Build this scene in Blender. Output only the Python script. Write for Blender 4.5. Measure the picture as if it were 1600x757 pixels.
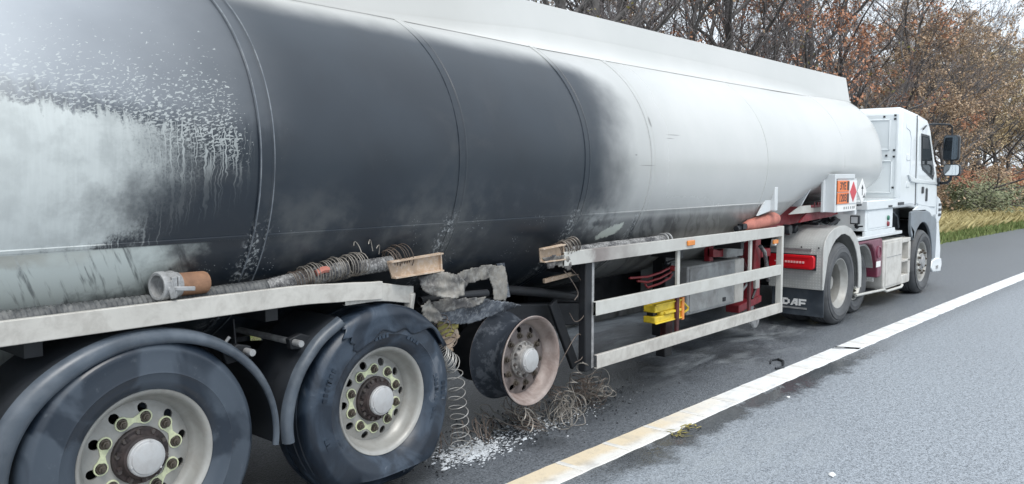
import bpy, bmesh, math, random
import numpy as np
from mathutils import Vector, Matrix, noise as mnoise

for o in list(bpy.data.objects):
    bpy.data.objects.remove(o, do_unlink=True)
SC = bpy.context.scene
COL = SC.collection
R = math.radians
PI = math.pi

# ------------------------------------------------------------------ camera
CAM_H = 1.80
cd = bpy.data.cameras.new("camera")
cam = bpy.data.objects.new("camera", cd)
COL.objects.link(cam)
SC.camera = cam
cd.sensor_width = 36.0
cd.lens = 29.25
cd.clip_start = 0.05
cd.clip_end = 3000
PITCH, PSI = R(4.727), R(40.90)
fwd = Vector((math.cos(PSI) * math.cos(PITCH), math.sin(PSI) * math.cos(PITCH), -math.sin(PITCH)))
rgt = Vector((math.sin(PSI), -math.cos(PSI), 0))
upv = rgt.cross(fwd)
m = Matrix((rgt, upv, -fwd)).transposed().to_4x4()
m.translation = Vector((0, 0, CAM_H))
cam.matrix_world = m

# ------------------------------------------------------------------ sky, sun, exposure
SUN_EL, SUN_ROT = R(60), R(205)
w = bpy.data.worlds.new("World")
SC.world = w
w.use_nodes = True
wn, wl = w.node_tree.nodes, w.node_tree.links
wn.clear()
sky = wn.new("ShaderNodeTexSky")
sky.sky_type = 'NISHITA'
sky.sun_disc = False
sky.sun_elevation = SUN_EL
sky.sun_rotation = SUN_ROT
sky.air_density = 1.0
sky.dust_density = 4.0
sky.ozone_density = 1.0
# overcast: the clear sky is mostly covered by a pale even cloud layer
cl = wn.new("ShaderNodeMix")
cl.data_type = 'RGBA'
cl.inputs["Factor"].default_value = 0.88
cl.inputs["B"].default_value = (8.9, 9.75, 10.6, 1)
bg = wn.new("ShaderNodeBackground")
bg.inputs["Strength"].default_value = 0.088
wo = wn.new("ShaderNodeOutputWorld")
wl.new(sky.outputs[0], cl.inputs["A"])
wl.new(cl.outputs["Result"], bg.inputs["Color"])
wl.new(bg.outputs[0], wo.inputs["Surface"])

sl = bpy.data.lights.new("sun", 'SUN')
sl.energy = 1.5
sl.angle = R(26)
sl.color = (1.0, 0.97, 0.92)
sun = bpy.data.objects.new("sun", sl)
COL.objects.link(sun)
sdir = Vector((math.sin(SUN_ROT) * math.cos(SUN_EL), math.cos(SUN_ROT) * math.cos(SUN_EL), math.sin(SUN_EL)))
sun.rotation_euler = sdir.to_track_quat('Z', 'Y').to_euler()
sun.location = sdir * 60

SC.view_settings.view_transform = 'Standard'
SC.view_settings.look = 'None'
SC.view_settings.exposure = 0.66
SC.view_settings.gamma = 1.0

# ------------------------------------------------------------------ node helper
class NT:
    def __init__(s, name):
        s.m = bpy.data.materials.new(name)
        s.m.use_nodes = True
        s.t = s.m.node_tree
        s.t.nodes.clear()
        s.out = s.t.nodes.new("ShaderNodeOutputMaterial")
        s.b = s.t.nodes.new("ShaderNodeBsdfPrincipled")
        s.t.links.new(s.b.outputs[0], s.out.inputs["Surface"])
        s._co = None
    def set(s, k, v):
        i = s.b.inputs[k]
        if hasattr(v, "is_output"):
            s.t.links.new(v, i)
        else:
            i.default_value = v
    def co(s):
        if s._co is None:
            s._co = s.t.nodes.new("ShaderNodeTexCoord").outputs["Object"]
        return s._co
    def lk(s, v, sock):
        if hasattr(v, "is_output"):
            s.t.links.new(v, sock)
        else:
            if sock.type == 'RGBA' and not hasattr(v, "__len__"):
                v = (v, v, v, 1)
            if sock.type == 'RGBA' and len(v) == 3:
                v = (*v, 1)
            sock.default_value = v
    def math(s, op, a, b=None, c=None, clamp=False):
        n = s.t.nodes.new("ShaderNodeMath")
        n.operation = op
        n.use_clamp = clamp
        s.lk(a, n.inputs[0])
        if b is not None: s.lk(b, n.inputs[1])
        if c is not None: s.lk(c, n.inputs[2])
        return n.outputs[0]
    def mul(s, *a):
        r = a[0]
        for x in a[1:]:
            r = s.math('MULTIPLY', r, x)
        return r
    def add(s, *a):
        r = a[0]
        for x in a[1:]:
            r = s.math('ADD', r, x)
        return r
    def sub(s, a, b): return s.math('SUBTRACT', a, b)
    def mx(s, a, b): return s.math('MAXIMUM', a, b)
    def inv(s, a): return s.math('SUBTRACT', 1.0, a, clamp=True)
    def step(s, x, lo, hi):
        """smoothstep; lo may exceed hi (falling edge)"""
        n = s.t.nodes.new("ShaderNodeMapRange")
        n.interpolation_type = 'SMOOTHSTEP'
        if lo <= hi:
            n.inputs["From Min"].default_value = lo
            n.inputs["From Max"].default_value = hi
            n.inputs["To Min"].default_value, n.inputs["To Max"].default_value = 0, 1
        else:
            n.inputs["From Min"].default_value = hi
            n.inputs["From Max"].default_value = lo
            n.inputs["To Min"].default_value, n.inputs["To Max"].default_value = 1, 0
        s.lk(x, n.inputs["Value"])
        return n.outputs["Result"]
    def xyz(s, v=None):
        n = s.t.nodes.new("ShaderNodeSeparateXYZ")
        s.t.links.new(v or s.co(), n.inputs[0])
        return n.outputs[0], n.outputs[1], n.outputs[2]
    def comb(s, x, y, z):
        n = s.t.nodes.new("ShaderNodeCombineXYZ")
        s.lk(x, n.inputs[0]); s.lk(y, n.inputs[1]); s.lk(z, n.inputs[2])
        return n.outputs[0]
    def scaled(s, sc, v=None):
        n = s.t.nodes.new("ShaderNodeMapping")
        n.inputs["Scale"].default_value = sc
        s.t.links.new(v or s.co(), n.inputs["Vector"])
        return n.outputs[0]
    def noise(s, scale, detail=3, rough=.55, v=None, dist=0):
        n = s.t.nodes.new("ShaderNodeTexNoise")
        n.inputs["Scale"].default_value = scale
        n.inputs["Detail"].default_value = detail
        n.inputs["Roughness"].default_value = rough
        n.inputs["Distortion"].default_value = dist
        s.t.links.new(v or s.co(), n.inputs["Vector"])
        return n.outputs["Fac"]
    def vor(s, scale, v=None, feature='F1', out="Distance"):
        n = s.t.nodes.new("ShaderNodeTexVoronoi")
        n.feature = feature
        n.inputs["Scale"].default_value = scale
        s.t.links.new(v or s.co(), n.inputs["Vector"])
        return n.outputs[out]
    def mix(s, f, a, b):
        n = s.t.nodes.new("ShaderNodeMix")
        n.data_type = 'RGBA'
        s.lk(f, n.inputs["Factor"])
        s.lk(a, n.inputs["A"])
        s.lk(b, n.inputs["B"])
        return n.outputs["Result"]
    def fmix(s, f, a, b):
        n = s.t.nodes.new("ShaderNodeMix")
        n.data_type = 'FLOAT'
        s.lk(f, n.inputs["Factor"])
        s.lk(a, n.inputs["A"])
        s.lk(b, n.inputs["B"])
        return n.outputs["Result"]
    def bump(s, h, strength=.3, dist=.01):
        n = s.t.nodes.new("ShaderNodeBump")
        n.inputs["Strength"].default_value = strength
        n.inputs["Distance"].default_value = dist
        s.t.links.new(h, n.inputs["Height"])
        s.t.links.new(n.outputs[0], s.b.inputs["Normal"])
    def rnd(s):
        return s.t.nodes.new("ShaderNodeObjectInfo").outputs["Random"]

def mat(name, col, rough=.5, metal=0.0, var=.12, vs=6.0, grime=None, bump=None, coat=0.0, grain=0.0):
    """plain material with tone variation, optional grime (colour, amount, scale) and fine bump (scale, strength, distance)"""
    t = NT(name)
    n = t.noise(vs, 4)
    lo = tuple(c * (1 - var) for c in col)
    hi = tuple(min(1, c * (1 + var)) for c in col)
    c = t.mix(t.step(n, .3, .7), lo, hi)
    r = rough
    if grime:
        gc, ga, gs = grime
        g = t.step(t.noise(gs, 6, .65, dist=.4), .5 - .12, .5 + .2)
        g = t.mul(g, ga)
        c = t.mix(g, c, gc)
        r = t.fmix(g, rough, min(1, rough + .3))
    if grain:
        g = t.noise(180, 2)
        c = t.mix(t.mul(t.step(g, .45, .7), grain), c, tuple(x * .45 for x in col))
    t.set("Base Color", c)
    t.set("Roughness", r)
    t.set("Metallic", metal)
    if coat:
        t.set("Coat Weight", coat)
        t.set("Coat Roughness", .08)
    if bump:
        t.bump(t.noise(bump[0], 4), bump[1], bump[2])
    return t.m

# ------------------------------------------------------------------ mesh helper
class MB:
    def __init__(s):
        s.v, s.f, s.mi = [], [], []
    def put(s, v, f, mi=0):
        k = len(s.v)
        s.v += [tuple(p) for p in v]
        s.f += [tuple(i + k for i in q) for q in f]
        s.mi += [mi] * len(f)
        return s
    def box(s, lo, hi, mi=0, M=None):
        x0, y0, z0 = lo
        x1, y1, z1 = hi
        v = [Vector(p) for p in ((x0, y0, z0), (x1, y0, z0), (x1, y1, z0), (x0, y1, z0), (x0, y0, z1), (x1, y0, z1), (x1, y1, z1), (x0, y1, z1))]
        if M is not None: v = [M @ p for p in v]
        return s.put(v, [(0, 3, 2, 1), (4, 5, 6, 7), (0, 1, 5, 4), (1, 2, 6, 5), (2, 3, 7, 6), (3, 0, 4, 7)], mi)
    def bar(s, a, b, wd, ht, mi=0, up=(0, 0, 1)):
        a, b = Vector(a), Vector(b)
        d = (b - a).normalized()
        u = Vector(up)
        sdv = d.cross(u)
        if sdv.length < 1e-4: sdv = d.cross(Vector((1, 0, 0)))
        sdv.normalize()
        u = sdv.cross(d).normalized()
        v = []
        for p in (a, b):
            for i, j in ((-1, -1), (1, -1), (1, 1), (-1, 1)):
                v.append(p + sdv * (i * wd / 2) + u * (j * ht / 2))
        return s.put(v, [(3, 2, 1, 0), (4, 5, 6, 7), (0, 1, 5, 4), (1, 2, 6, 5), (2, 3, 7, 6), (3, 0, 4, 7)], mi)
    def tube(s, pts, r, n=8, mi=0, cap=True, closed=False):
        pts = [Vector(p) for p in pts]
        rs = r if hasattr(r, "__len__") else [r] * len(pts)
        k = len(pts)
        ref = None
        v, f = [], []
        for i, p in enumerate(pts):
            if closed: d = pts[(i + 1) % k] - pts[i - 1]
            else: d = pts[min(i + 1, k - 1)] - pts[max(i - 1, 0)]
            if d.length < 1e-9: d = Vector((0, 0, 1))
            d.normalize()
            if ref is None:
                ref = d.orthogonal().normalized()
            else:
                ref = ref - d * ref.dot(d)
                if ref.length < 1e-6: ref = d.orthogonal()
                ref.normalize()
            bi = d.cross(ref)
            for j in range(n):
                a = 2 * PI * j / n
                v.append(p + (ref * math.cos(a) + bi * math.sin(a)) * rs[i])
        for i in range(k if closed else k - 1):
            i2 = (i + 1) % k
            for j in range(n):
                j2 = (j + 1) % n
                f.append((i * n + j, i * n + j2, i2 * n + j2, i2 * n + j))
        if cap and not closed:
            f.append(tuple(range(n - 1, -1, -1)))
            f.append(tuple((k - 1) * n + j for j in range(n)))
        return s.put(v, f, mi)
    def cyl(s, a, b, r, n=20, mi=0, r2=None):
        return s.tube([a, b], [r, r if r2 is None else r2], n, mi)
    def lathe(s, prof, n=48, c=(0, 0, 0), mi=0, a0=0, a1=2 * PI, closed=False):
        """profile of (radius, y) turned about the Y axis through c"""
        full = abs(a1 - a0 - 2 * PI) < 1e-6
        na = n if full else n + 1
        k = len(prof)
        v, f = [], []
        for i in range(na):
            a = a0 + (a1 - a0) * i / n
            for r, y in prof:
                v.append((c[0] + r * math.cos(a), c[1] + y, c[2] + r * math.sin(a)))
        for i in range(n):
            i2 = (i + 1) % na
            for j in range(k if closed else k - 1):
                j2 = (j + 1) % k
                f.append((i * k + j, i2 * k + j, i2 * k + j2, i * k + j2))
        return s.put(v, f, mi)
    def prism(s, poly, lo, hi, axis='Y', mi=0):
        """polygon in the two other axes (XZ for Y, YZ for X, XY for Z), extruded lo..hi"""
        n = len(poly)
        def P(p, t):
            if axis == 'Y': return (p[0], t, p[1])
            if axis == 'X': return (t, p[0], p[1])
            return (p[0], p[1], t)
        v = [P(p, lo) for p in poly] + [P(p, hi) for p in poly]
        f = [tuple(range(n)), tuple(range(2 * n - 1, n - 1, -1))]
        for i in range(n):
            j = (i + 1) % n
            f.append((i, i + n, j + n, j))
        return s.put(v, f, mi)
    def band(s, outer, inner, lo, hi, axis='Y', mi=0):
        """solid strip between two polylines of equal length, extruded lo..hi"""
        n = len(outer)
        def P(p, t):
            if axis == 'Y': return (p[0], t, p[1])
            if axis == 'X': return (t, p[0], p[1])
            return (p[0], p[1], t)
        v = [P(p, lo) for p in outer] + [P(p, lo) for p in inner] + [P(p, hi) for p in outer] + [P(p, hi) for p in inner]
        f = []
        for i in range(n - 1):
            f += [(i, i + 1, n + i + 1, n + i), (2 * n + i, 3 * n + i, 3 * n + i + 1, 2 * n + i + 1),
                  (i, 2 * n + i, 2 * n + i + 1, i + 1), (n + i, n + i + 1, 3 * n + i + 1, 3 * n + i)]
        f += [(0, n, 3 * n, 2 * n), (n - 1, 3 * n - 1, 4 * n - 1, 2 * n - 1)]
        return s.put(v, f, mi)
    def mesh(s, name, mats, smooth=35):
        me = bpy.data.meshes.new(name)
        me.from_pydata(s.v, [], s.f)
        for mm in (mats if isinstance(mats, (list, tuple)) else [mats]):
            me.materials.append(mm)
        if any(s.mi):
            me.polygons.foreach_set("material_index", s.mi)
        bm = bmesh.new()
        bm.from_mesh(me)
        bmesh.ops.recalc_face_normals(bm, faces=bm.faces)
        bm.to_mesh(me)
        bm.free()
        if smooth:
            me.polygons.foreach_set("use_smooth", [True] * len(me.polygons))
            me.set_sharp_from_angle(angle=R(smooth))
        me.update()
        return me
    def obj(s, name, mats, parent=None, smooth=35, bevel=0, loc=None, label=None):
        o = bpy.data.objects.new(name, s.mesh(name, mats, smooth))
        link(o, parent, loc)
        if bevel:
            b = o.modifiers.new("bevel", 'BEVEL')
            b.width = bevel
            b.segments = 2
            b.limit_method = 'ANGLE'
            b.angle_limit = R(40)
        if label: o["label"] = label
        return o

def root_loc(o):
    v = Vector((0, 0, 0))
    while o is not None:
        v += Vector(o.location)
        o = o.parent
    return v

def link(o, parent=None, loc=None):
    """meshes are written in world coordinates; parents are unrotated, so a child only undoes their offset"""
    COL.objects.link(o)
    if parent is not None:
        o.parent = parent
        o.location = (Vector(loc) if loc is not None else Vector((0, 0, 0))) - root_loc(parent)
    elif loc is not None:
        o.location = loc
    return o

def share(src, parent=None, loc=None, name=None):
    """one more object on the same mesh, its mesh written about its own origin, loc in world coordinates"""
    o = src.copy()
    if name: o.name = name
    COL.objects.link(o)
    o.parent = parent
    o.location = Vector(loc) - (root_loc(parent) if parent is not None else Vector((0, 0, 0)))
    return o

def tag(o, label=None, cat=None, group=None, kind=None):
    if label: o["label"] = label
    if cat: o["category"] = cat
    if group: o["group"] = group
    if kind: o["kind"] = kind
    return o

def thing(name, loc, label, cat, group=None):
    o = bpy.data.objects.new(name, None)
    o.empty_display_size = .2
    COL.objects.link(o)
    o.location = loc
    return tag(o, label, cat, group)

def sub(name, parent, loc):
    """an Empty part (a wheel, say) that parents its sub-parts"""
    o = bpy.data.objects.new(name, None)
    o.empty_display_size = .1
    return link(o, parent, loc)

RNG = random.Random(7)
def nz(x, y=0., z=0.): return mnoise.noise(Vector((x, y, z)))

def rounded(y0, y1, z0, z1, r):
    p = []
    for cy_, cz_, a0 in ((y1 - r, z1 - r, 0), (y0 + r, z1 - r, 90), (y0 + r, z0 + r, 180), (y1 - r, z0 + r, 270)):
        for k in range(6): p.append((cy_ + r * math.cos(R(a0 + k * 18)), cz_ + r * math.sin(R(a0 + k * 18))))
    return p

def sm(t):
    t = min(1, max(0, t)); return t * t * (3 - 2 * t)
# ================================================================== materials
YC = 4.75            # trailer centre line
YS = 3.50            # plane of its near side
def bend(x):         # the road swings gently to the right
    if x <= 0: return 0.0
    if x < 70: return -0.001 * x * x
    return -4.9 - .14 * (x - 70)

# ---- tank shell: white paint, soot, dried extinguisher residue (stains that stay put) and a painted sky reflection
def tank_material():
    t = NT("tank_paint")
    x, y, z = t.xyz()
    n1 = t.noise(1.3, 5)
    n2 = t.noise(9, 5, .6)
    n3 = t.noise(45, 3)
    c1 = t.sub(n1, .5)
    white = t.mix(t.step(n1, .3, .7), (.50, .51, .50), (.545, .55, .54))
    # soot, strongest between the second and third ring
    xw = t.add(x, t.mul(c1, .55), t.mul(t.sub(n2, .5), .07))
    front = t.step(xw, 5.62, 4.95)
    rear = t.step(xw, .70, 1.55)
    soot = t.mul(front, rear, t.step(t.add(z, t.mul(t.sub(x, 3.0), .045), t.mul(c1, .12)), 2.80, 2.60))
    haze = t.mul(t.step(xw, 6.6, 5.0), .20)
    lowx = t.add(x, t.mul(c1, 2.0), t.mul(t.sub(n2, .5), .6))
    low = t.mul(t.step(z, 1.53, 1.40), t.step(lowx, 9.8, 6.0), .93)
    lowd = t.mul(t.step(z, 1.505, 1.495), t.step(lowx, 12.5, 8.0), .50)
    low = t.mx(t.mx(low, lowd), t.mul(t.step(z, 1.75, 1.15), t.step(lowx, 7.6, 6.0), .6))
    # streaks running down under the front half
    st = t.noise(1, 4, .62, t.comb(t.mul(t.add(x, t.mul(z, .8), t.mul(n1, .6)), 8.5), 0, t.mul(z, 2.6)), .5)
    low = t.mul(low, t.fmix(t.step(st, .42, .62), .74, 1.0))
    dark = t.mx(t.mx(soot, haze), low)
    sootc = t.mix(t.step(n1, .35, .65), (.0080, .0140, .023), (.014, .0225, .034))
    smoke = t.mul(t.step(t.noise(1.9, 6, .62, dist=.8), .48, .68), t.step(z, 2.6, 1.9), .35)
    sootc = t.mix(smoke, sootc, (.050, .052, .056))
    ash = t.mul(t.step(t.add(n1, t.mul(n2, .5)), .70, .95), t.step(z, 1.85, 1.5), .5)
    sootc = t.mix(ash, sootc, (.12, .125, .125))
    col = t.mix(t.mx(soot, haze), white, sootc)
    col = t.mix(low, col, t.mix(t.step(x, 5.6, 7.2), sootc, t.mix(st, (.045, .041, .038), (.085, .078, .070))))
    rough = t.fmix(dark, .26, t.fmix(n1, .42, .50))
    # pale chip where the coating came off, two long scratches
    def blob(cx, cz, rx, rz, e0=1.15, e1=.8):
        a = t.mul(t.sub(x, cx), 1 / rx)
        b = t.mul(t.sub(z, cz), 1 / rz)
        d = t.math('SQRT', t.add(t.mul(a, a), t.mul(b, b)))
        d = t.add(d, t.mul(t.sub(n2, .5), .5), t.mul(t.sub(n3, .5), .3))
        return t.step(d, e0, e1)
    cn = t.noise(19, 4, .65)
    ca = t.mul(t.sub(x, 5.36), 1 / .15)
    cb = t.mul(t.sub(z, t.add(1.352, t.mul(t.sub(x, 5.36), .22))), 1 / .050)
    chip = t.step(t.add(t.math('SQRT', t.add(t.mul(ca, ca), t.mul(cb, cb))), t.mul(t.sub(cn, .5), 1.5)), 1.05, .80)
    col = t.mix(t.mul(chip, .9), col, (.60, .64, .58))
    smear = t.mul(blob(5.15, 1.44, .32, .12, 1.4, .3), t.step(n2, .40, .62), .6)
    col = t.mix(smear, col, (.36, .38, .38))
    scr = t.mx(blob(5.735, 2.205, .016, .040, 1.2, .5), t.mx(blob(6.06, 2.112, .10, .004, 1.5, .4), blob(6.0, 2.082, .06, .0035, 1.5, .4)))
    scr = t.mx(scr, t.mx(blob(5.46, 1.94, .016, .006, 1.3, .5), blob(5.62, 1.86, .10, .003, 1.5, .4)))
    col = t.mix(t.mul(scr, .65), col, (.12, .12, .12))
    # dried residue on the rear bay, with drips and splashes at its edge
    zt = t.sub(z, t.sub(2.10, t.mul(t.sub(x, 1.13), .11)))            # height over the wet line
    zt = t.add(zt, t.mul(t.sub(n2, .5), .14), t.mul(t.sub(t.noise(1, 2, .6, t.comb(t.mul(x, 40), 0, t.mul(z, 10))), .5), .10))
    left = t.step(t.add(x, t.mul(c1, .5)), 2.25, 1.35)
    zlo = t.add(1.40, t.mul(t.mx(t.sub(x, 1.36), 0), .42))
    above = t.step(t.add(t.sub(z, zlo), t.mul(t.sub(n2, .5), .30)), -.10, .16)
    wv = t.add(t.mul(x, 78), t.mul(t.noise(18, 2), 3.4))
    drip = t.noise(1, 2, .5, t.comb(wv, 0, t.mul(z, 2.6)))
    solid = t.mul(t.step(zt, .03, -.05), above, left)
    stk = t.noise(1, 3, .6, t.comb(t.add(t.mul(x, 64), t.mul(n2, 2.0)), 0, t.mul(z, 4.5)))
    nhi = t.noise(95, 2, .6)
    solid = t.add(solid, t.mul(t.sub(stk, .5), .30), t.mul(t.sub(nhi, .5), .75))
    solid = t.mul(t.step(solid, .22, .80), t.step(zt, .05, -.03), left)
    solid = t.mul(solid, t.mul(t.fmix(t.step(stk, .40, .62), .95, 1.0), t.fmix(t.step(n2, .38, .62), .84, 1.0)))
    dripm = t.mul(t.step(zt, .02, -.02), t.step(t.add(t.sub(z, zlo), t.mul(t.sub(drip, .5), .6)), -.02, .14), t.step(drip, .535, .585), t.step(x, 2.19, 2.02))
    # splashes, flattened and sparser higher up
    sv = t.comb(t.mul(t.add(x, t.mul(z, .45)), 44), t.mul(y, 4), t.mul(t.sub(z, t.mul(x, .30)), 105))
    sp = t.noise(1, 2, .5, sv, .6)
    dens = t.math('MULTIPLY_ADD', t.step(zt, .50, -.02), -.21, .73)
    dens = t.add(dens, t.mul(t.step(x, 2.02, 2.24), .25), t.mul(c1, .16))
    spm = t.mul(t.step(t.sub(sp, dens), -.005, .045), t.step(zt, -.22, -.05), .60)
    up = t.mul(t.step(zt, -.05, .1), t.step(t.add(x, t.mul(c1, .6)), 2.55, .95), .80)  # pale residue film plus the sky's reflection, painted into the colour
    blobd = blob(2.02, 1.65, .50, .17, 1.5, .5)
    res = t.mx(t.mul(t.mx(solid, t.mul(dripm, .62)), t.inv(t.mul(blobd, .88))), spm)
    fleck = t.mul(t.step(t.vor(38), .16, .10), t.step(n1, .45, .6), t.step(x, 2.3, 1.2), t.step(zt, .0, -.2), .55)
    res = t.mx(res, fleck)
    # skirt below the lap seam
    sk = t.noise(1, 4, .6, t.comb(t.mul(t.add(x, t.mul(z, .55)), 26), 0, t.mul(z, 4)))
    skirt = t.mul(t.step(z, 1.487, 1.478), t.step(t.add(x, t.mul(t.sub(n2, .5), .5)), 2.02, 1.60), t.fmix(t.step(sk, .52, .66), 1.0, .35))
    skirt = t.mul(skirt, t.fmix(t.step(t.add(z, t.mul(t.sub(n2, .5), .3)), 1.30, 1.22), 1.0, .45))
    col = t.mix(up, col, (.42, .455, .50))
    col = t.mix(res, col, t.mix(n2, (.47, .505, .505), (.60, .635, .63)))
    rust = t.mul(t.step(z, 1.487, 1.478), t.step(t.add(z, t.mul(t.sub(n2, .5), .22)), 1.40, 1.46), t.step(n1, .45, .6))
    skc = t.mix(t.mul(rust, .55), (.60, .645, .62), (.33, .30, .25))
    col = t.mix(skirt, col, skc)
    dust = t.mx(res, skirt)
    # crusted deposits at the lower ends of the rings
    crust = 0.0
    for rx in (2.235, 3.53, 4.80, 5.66):
        dx = t.math('ABSOLUTE', t.sub(t.sub(x, rx), t.mul(t.sub(z, 1.55), .12)))
        crust = t.mx(crust, t.step(dx, .085, .02))
    crust = t.mul(crust, t.step(t.noise(46, 4, .7), .52, .62), t.step(z, 1.62, 1.46))
    col = t.mix(t.mul(crust, .75), col, (.42, .44, .45))
    # white spatter round the lower end of the rings
    spat = t.mul(t.step(t.vor(55), .20, .10), t.step(t.noise(5, 3), .56, .66), t.step(z, 1.62, 1.42), t.step(x, 6.3, 5.6))
    col = t.mix(t.mul(spat, .7), col, (.55, .58, .60))
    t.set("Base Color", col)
    t.set("Roughness", t.fmix(t.mx(dust, t.mul(up, .6)), rough, .75))
    t.set("IOR", 1.52)
    t.set("Coat Weight", t.mul(t.inv(dust), .22))
    t.set("Coat Roughness", .34)
    t.bump(t.add(t.mul(dust, .4), t.mul(t.noise(2.2, 2), .35), t.mul(n3, .03)), .12, .012)
    return t.m

def road_material():
    t = NT("asphalt")
    x, y, z = t.xyz()
    g = t.vor(105)
    g2 = t.noise(62, 3, .7)
    g3 = t.noise(24, 3, .7)
    big = t.noise(.6, 5, .6)
    bx = t.mul(x, x, -.001)
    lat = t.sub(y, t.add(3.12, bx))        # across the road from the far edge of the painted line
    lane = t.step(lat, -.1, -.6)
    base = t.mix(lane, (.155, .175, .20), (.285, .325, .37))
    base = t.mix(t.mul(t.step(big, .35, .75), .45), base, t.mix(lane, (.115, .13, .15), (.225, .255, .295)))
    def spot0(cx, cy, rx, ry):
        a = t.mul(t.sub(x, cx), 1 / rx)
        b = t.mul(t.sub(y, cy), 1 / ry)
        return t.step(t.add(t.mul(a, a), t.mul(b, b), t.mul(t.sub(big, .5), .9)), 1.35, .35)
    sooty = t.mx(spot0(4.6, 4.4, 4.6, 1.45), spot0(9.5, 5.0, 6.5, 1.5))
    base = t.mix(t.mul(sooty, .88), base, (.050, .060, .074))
    spk = t.add(t.mul(t.sub(g2, .5), 1.6), t.mul(t.sub(g3, .5), .9), t.mul(t.sub(g, .35), .55))
    col = t.mix(t.step(spk, -.36, .36), t.mix(.70, base, (.010, .013, .018)), t.mix(.34, base, t.mix(lane, (.30, .32, .345), (.46, .49, .53))))
    # powder residue swept over the tarmac
    pn = t.noise(2.2, 6, .68, t.scaled((.6, 1.6, 1)), .6)
    def spot(cx, cy, rx, ry):
        a = t.mul(t.sub(x, cx), 1 / rx)
        b = t.mul(t.sub(y, cy), 1 / ry)
        return t.step(t.add(t.mul(a, a), t.mul(b, b)), 1.3, .15)
    pw = t.mul(spot(4.9, 2.25, 1.2, .42), t.step(pn, .36, .66), .55)
    pw = t.mx(pw, t.mul(spot(8.0, 4.3, 2.6, 1.1), t.step(pn, .46, .64), .62))
    pw = t.mx(pw, t.mul(spot(7.8, 5.6, 2.2, .6), t.step(pn, .38, .60), .7))
    col = t.mix(pw, col, (.33, .36, .385))
    # standing water held back by the raised line, and damp patches by the wheels
    wn_ = t.noise(2.6, 5, .62)
    wet = t.mul(t.step(t.add(lat, t.mul(t.sub(wn_, .5), .55)), -.52, -.36), t.step(lat, .02, -.02), t.step(x, 3.4, 4.6), t.step(x, 9.6, 7.6))
    wet = t.mul(wet, t.step(t.sub(wn_, .5), -.22, -.04))
    damp = t.mul(t.step(t.noise(1.1, 4), .47, .60), t.step(lat, -.1, .4), .75)
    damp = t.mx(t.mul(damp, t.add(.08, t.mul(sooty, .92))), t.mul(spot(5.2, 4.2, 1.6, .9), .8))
    wt = t.mx(wet, damp)
    col = t.mix(t.mul(wt, .75), col, (.012, .015, .018))
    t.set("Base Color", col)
    t.set("Roughness", t.fmix(wet, t.fmix(damp, .36, .26), .08))
    t.set("Specular IOR Level", .5)
    h = t.add(t.mul(g2, .7), t.mul(g3, .6), t.mul(g, .5))
    t.bump(t.mul(h, t.inv(t.mul(wet, .92))), .55, .014)
    return t.m

def line_material():
    t = NT("line_paint")
    x, y, z = t.xyz()
    n = t.noise(5, 5, .65)
    f = t.noise(70, 3, .7)
    yel = t.mul(t.step(t.add(x, t.mul(t.sub(n, .5), 2.0)), 6.6, 4.6), .85)
    lat = t.sub(y, t.add(3.12, t.mul(x, x, -.001)))
    yel = t.mul(yel, t.fmix(t.step(t.add(lat, t.mul(t.sub(n, .5), .12)), -.19, -.10), .25, 1))
    col = t.mix(yel, (.74, .755, .76), (.68, .56, .375))
    dirt = t.mul(t.step(n, .48, .70), .35)
    dirt = t.mx(dirt, t.mul(t.step(f, .58, .72), .45))
    col = t.mix(dirt, col, (.20, .20, .20))
    t.set("Base Color", col)
    t.set("Roughness", .5)
    t.bump(t.add(f, n), .3, .006)
    return t.m

def ground_material():
    t = NT("verge_soil")
    x, y, z = t.xyz()
    lat = t.sub(y, t.add(6.15, t.mul(x, x, -.001)))
    n = t.noise(1.4, 6, .65)
    f = t.noise(14, 4, .7)
    c = t.mix(t.step(t.add(lat, t.mul(t.sub(n, .5), 2.5)), .6, 1.8), (.085, .115, .035), (.20, .165, .075))
    c = t.mix(t.step(t.add(lat, t.mul(t.sub(n, .5), 3)), 3.0, 5.5), c, (.085, .060, .036))
    c = t.mix(t.step(f, .35, .65), t.mix(.5, c, (.02, .018, .012)), c)
    t.set("Base Color", c)
    t.set("Roughness", .95)
    t.bump(t.add(n, f), .8, .08)
    return t.m

def tyre_material():
    t = NT("tyre_rubber")
    n = t.noise(2.3, 4, .5, dist=.8)
    f = t.noise(26, 4, .65)
    d = t.mul(t.step(n, .42, .50), t.fmix(f, .8, 1))
    c = t.mix(d, (.015, .023, .036), (.050, .066, .088))  # blue tint stands in for sky reflected in the rubber
    c = t.mix(t.mul(t.step(f, .60, .78), .35), c, (.11, .125, .145))
    t.set("Base Color", c)
    t.set("Roughness", t.fmix(d, .34, .55))
    t.bump(f, .08, .003)
    return t.m

def burnt_tyre_material():
    t = NT("heated_rubber")
    n = t.noise(4, 5, .6, dist=1.0)
    f = t.noise(30, 4, .65)
    c = t.mix(t.step(n, .40, .62), (.009, .016, .028), (.032, .048, .072))
    c = t.mix(t.mul(t.step(n, .60, .70), .6), c, (.14, .155, .18))
    t.set("Base Color", c)
    t.set("Roughness", .42)
    t.bump(t.add(n, t.mul(f, .3)), .25, .012)
    return t.m

def burnt_metal(name, base, soot, ash, scale, amt=.5, bmp=.2):
    t = NT(name)
    n = t.noise(scale, 6, .65, dist=.5)
    f = t.noise(scale * 7, 4, .7)
    c = t.mix(t.step(n, .38, .60), soot, base)
    c = t.mix(t.mul(t.step(t.add(f, t.mul(n, .4)), .68, .82), amt), c, ash)
    t.set("Base Color", c)
    t.set("Roughness", .75)
    t.bump(t.add(n, t.mul(f, .5)), bmp, .012)
    return t.m

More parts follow.
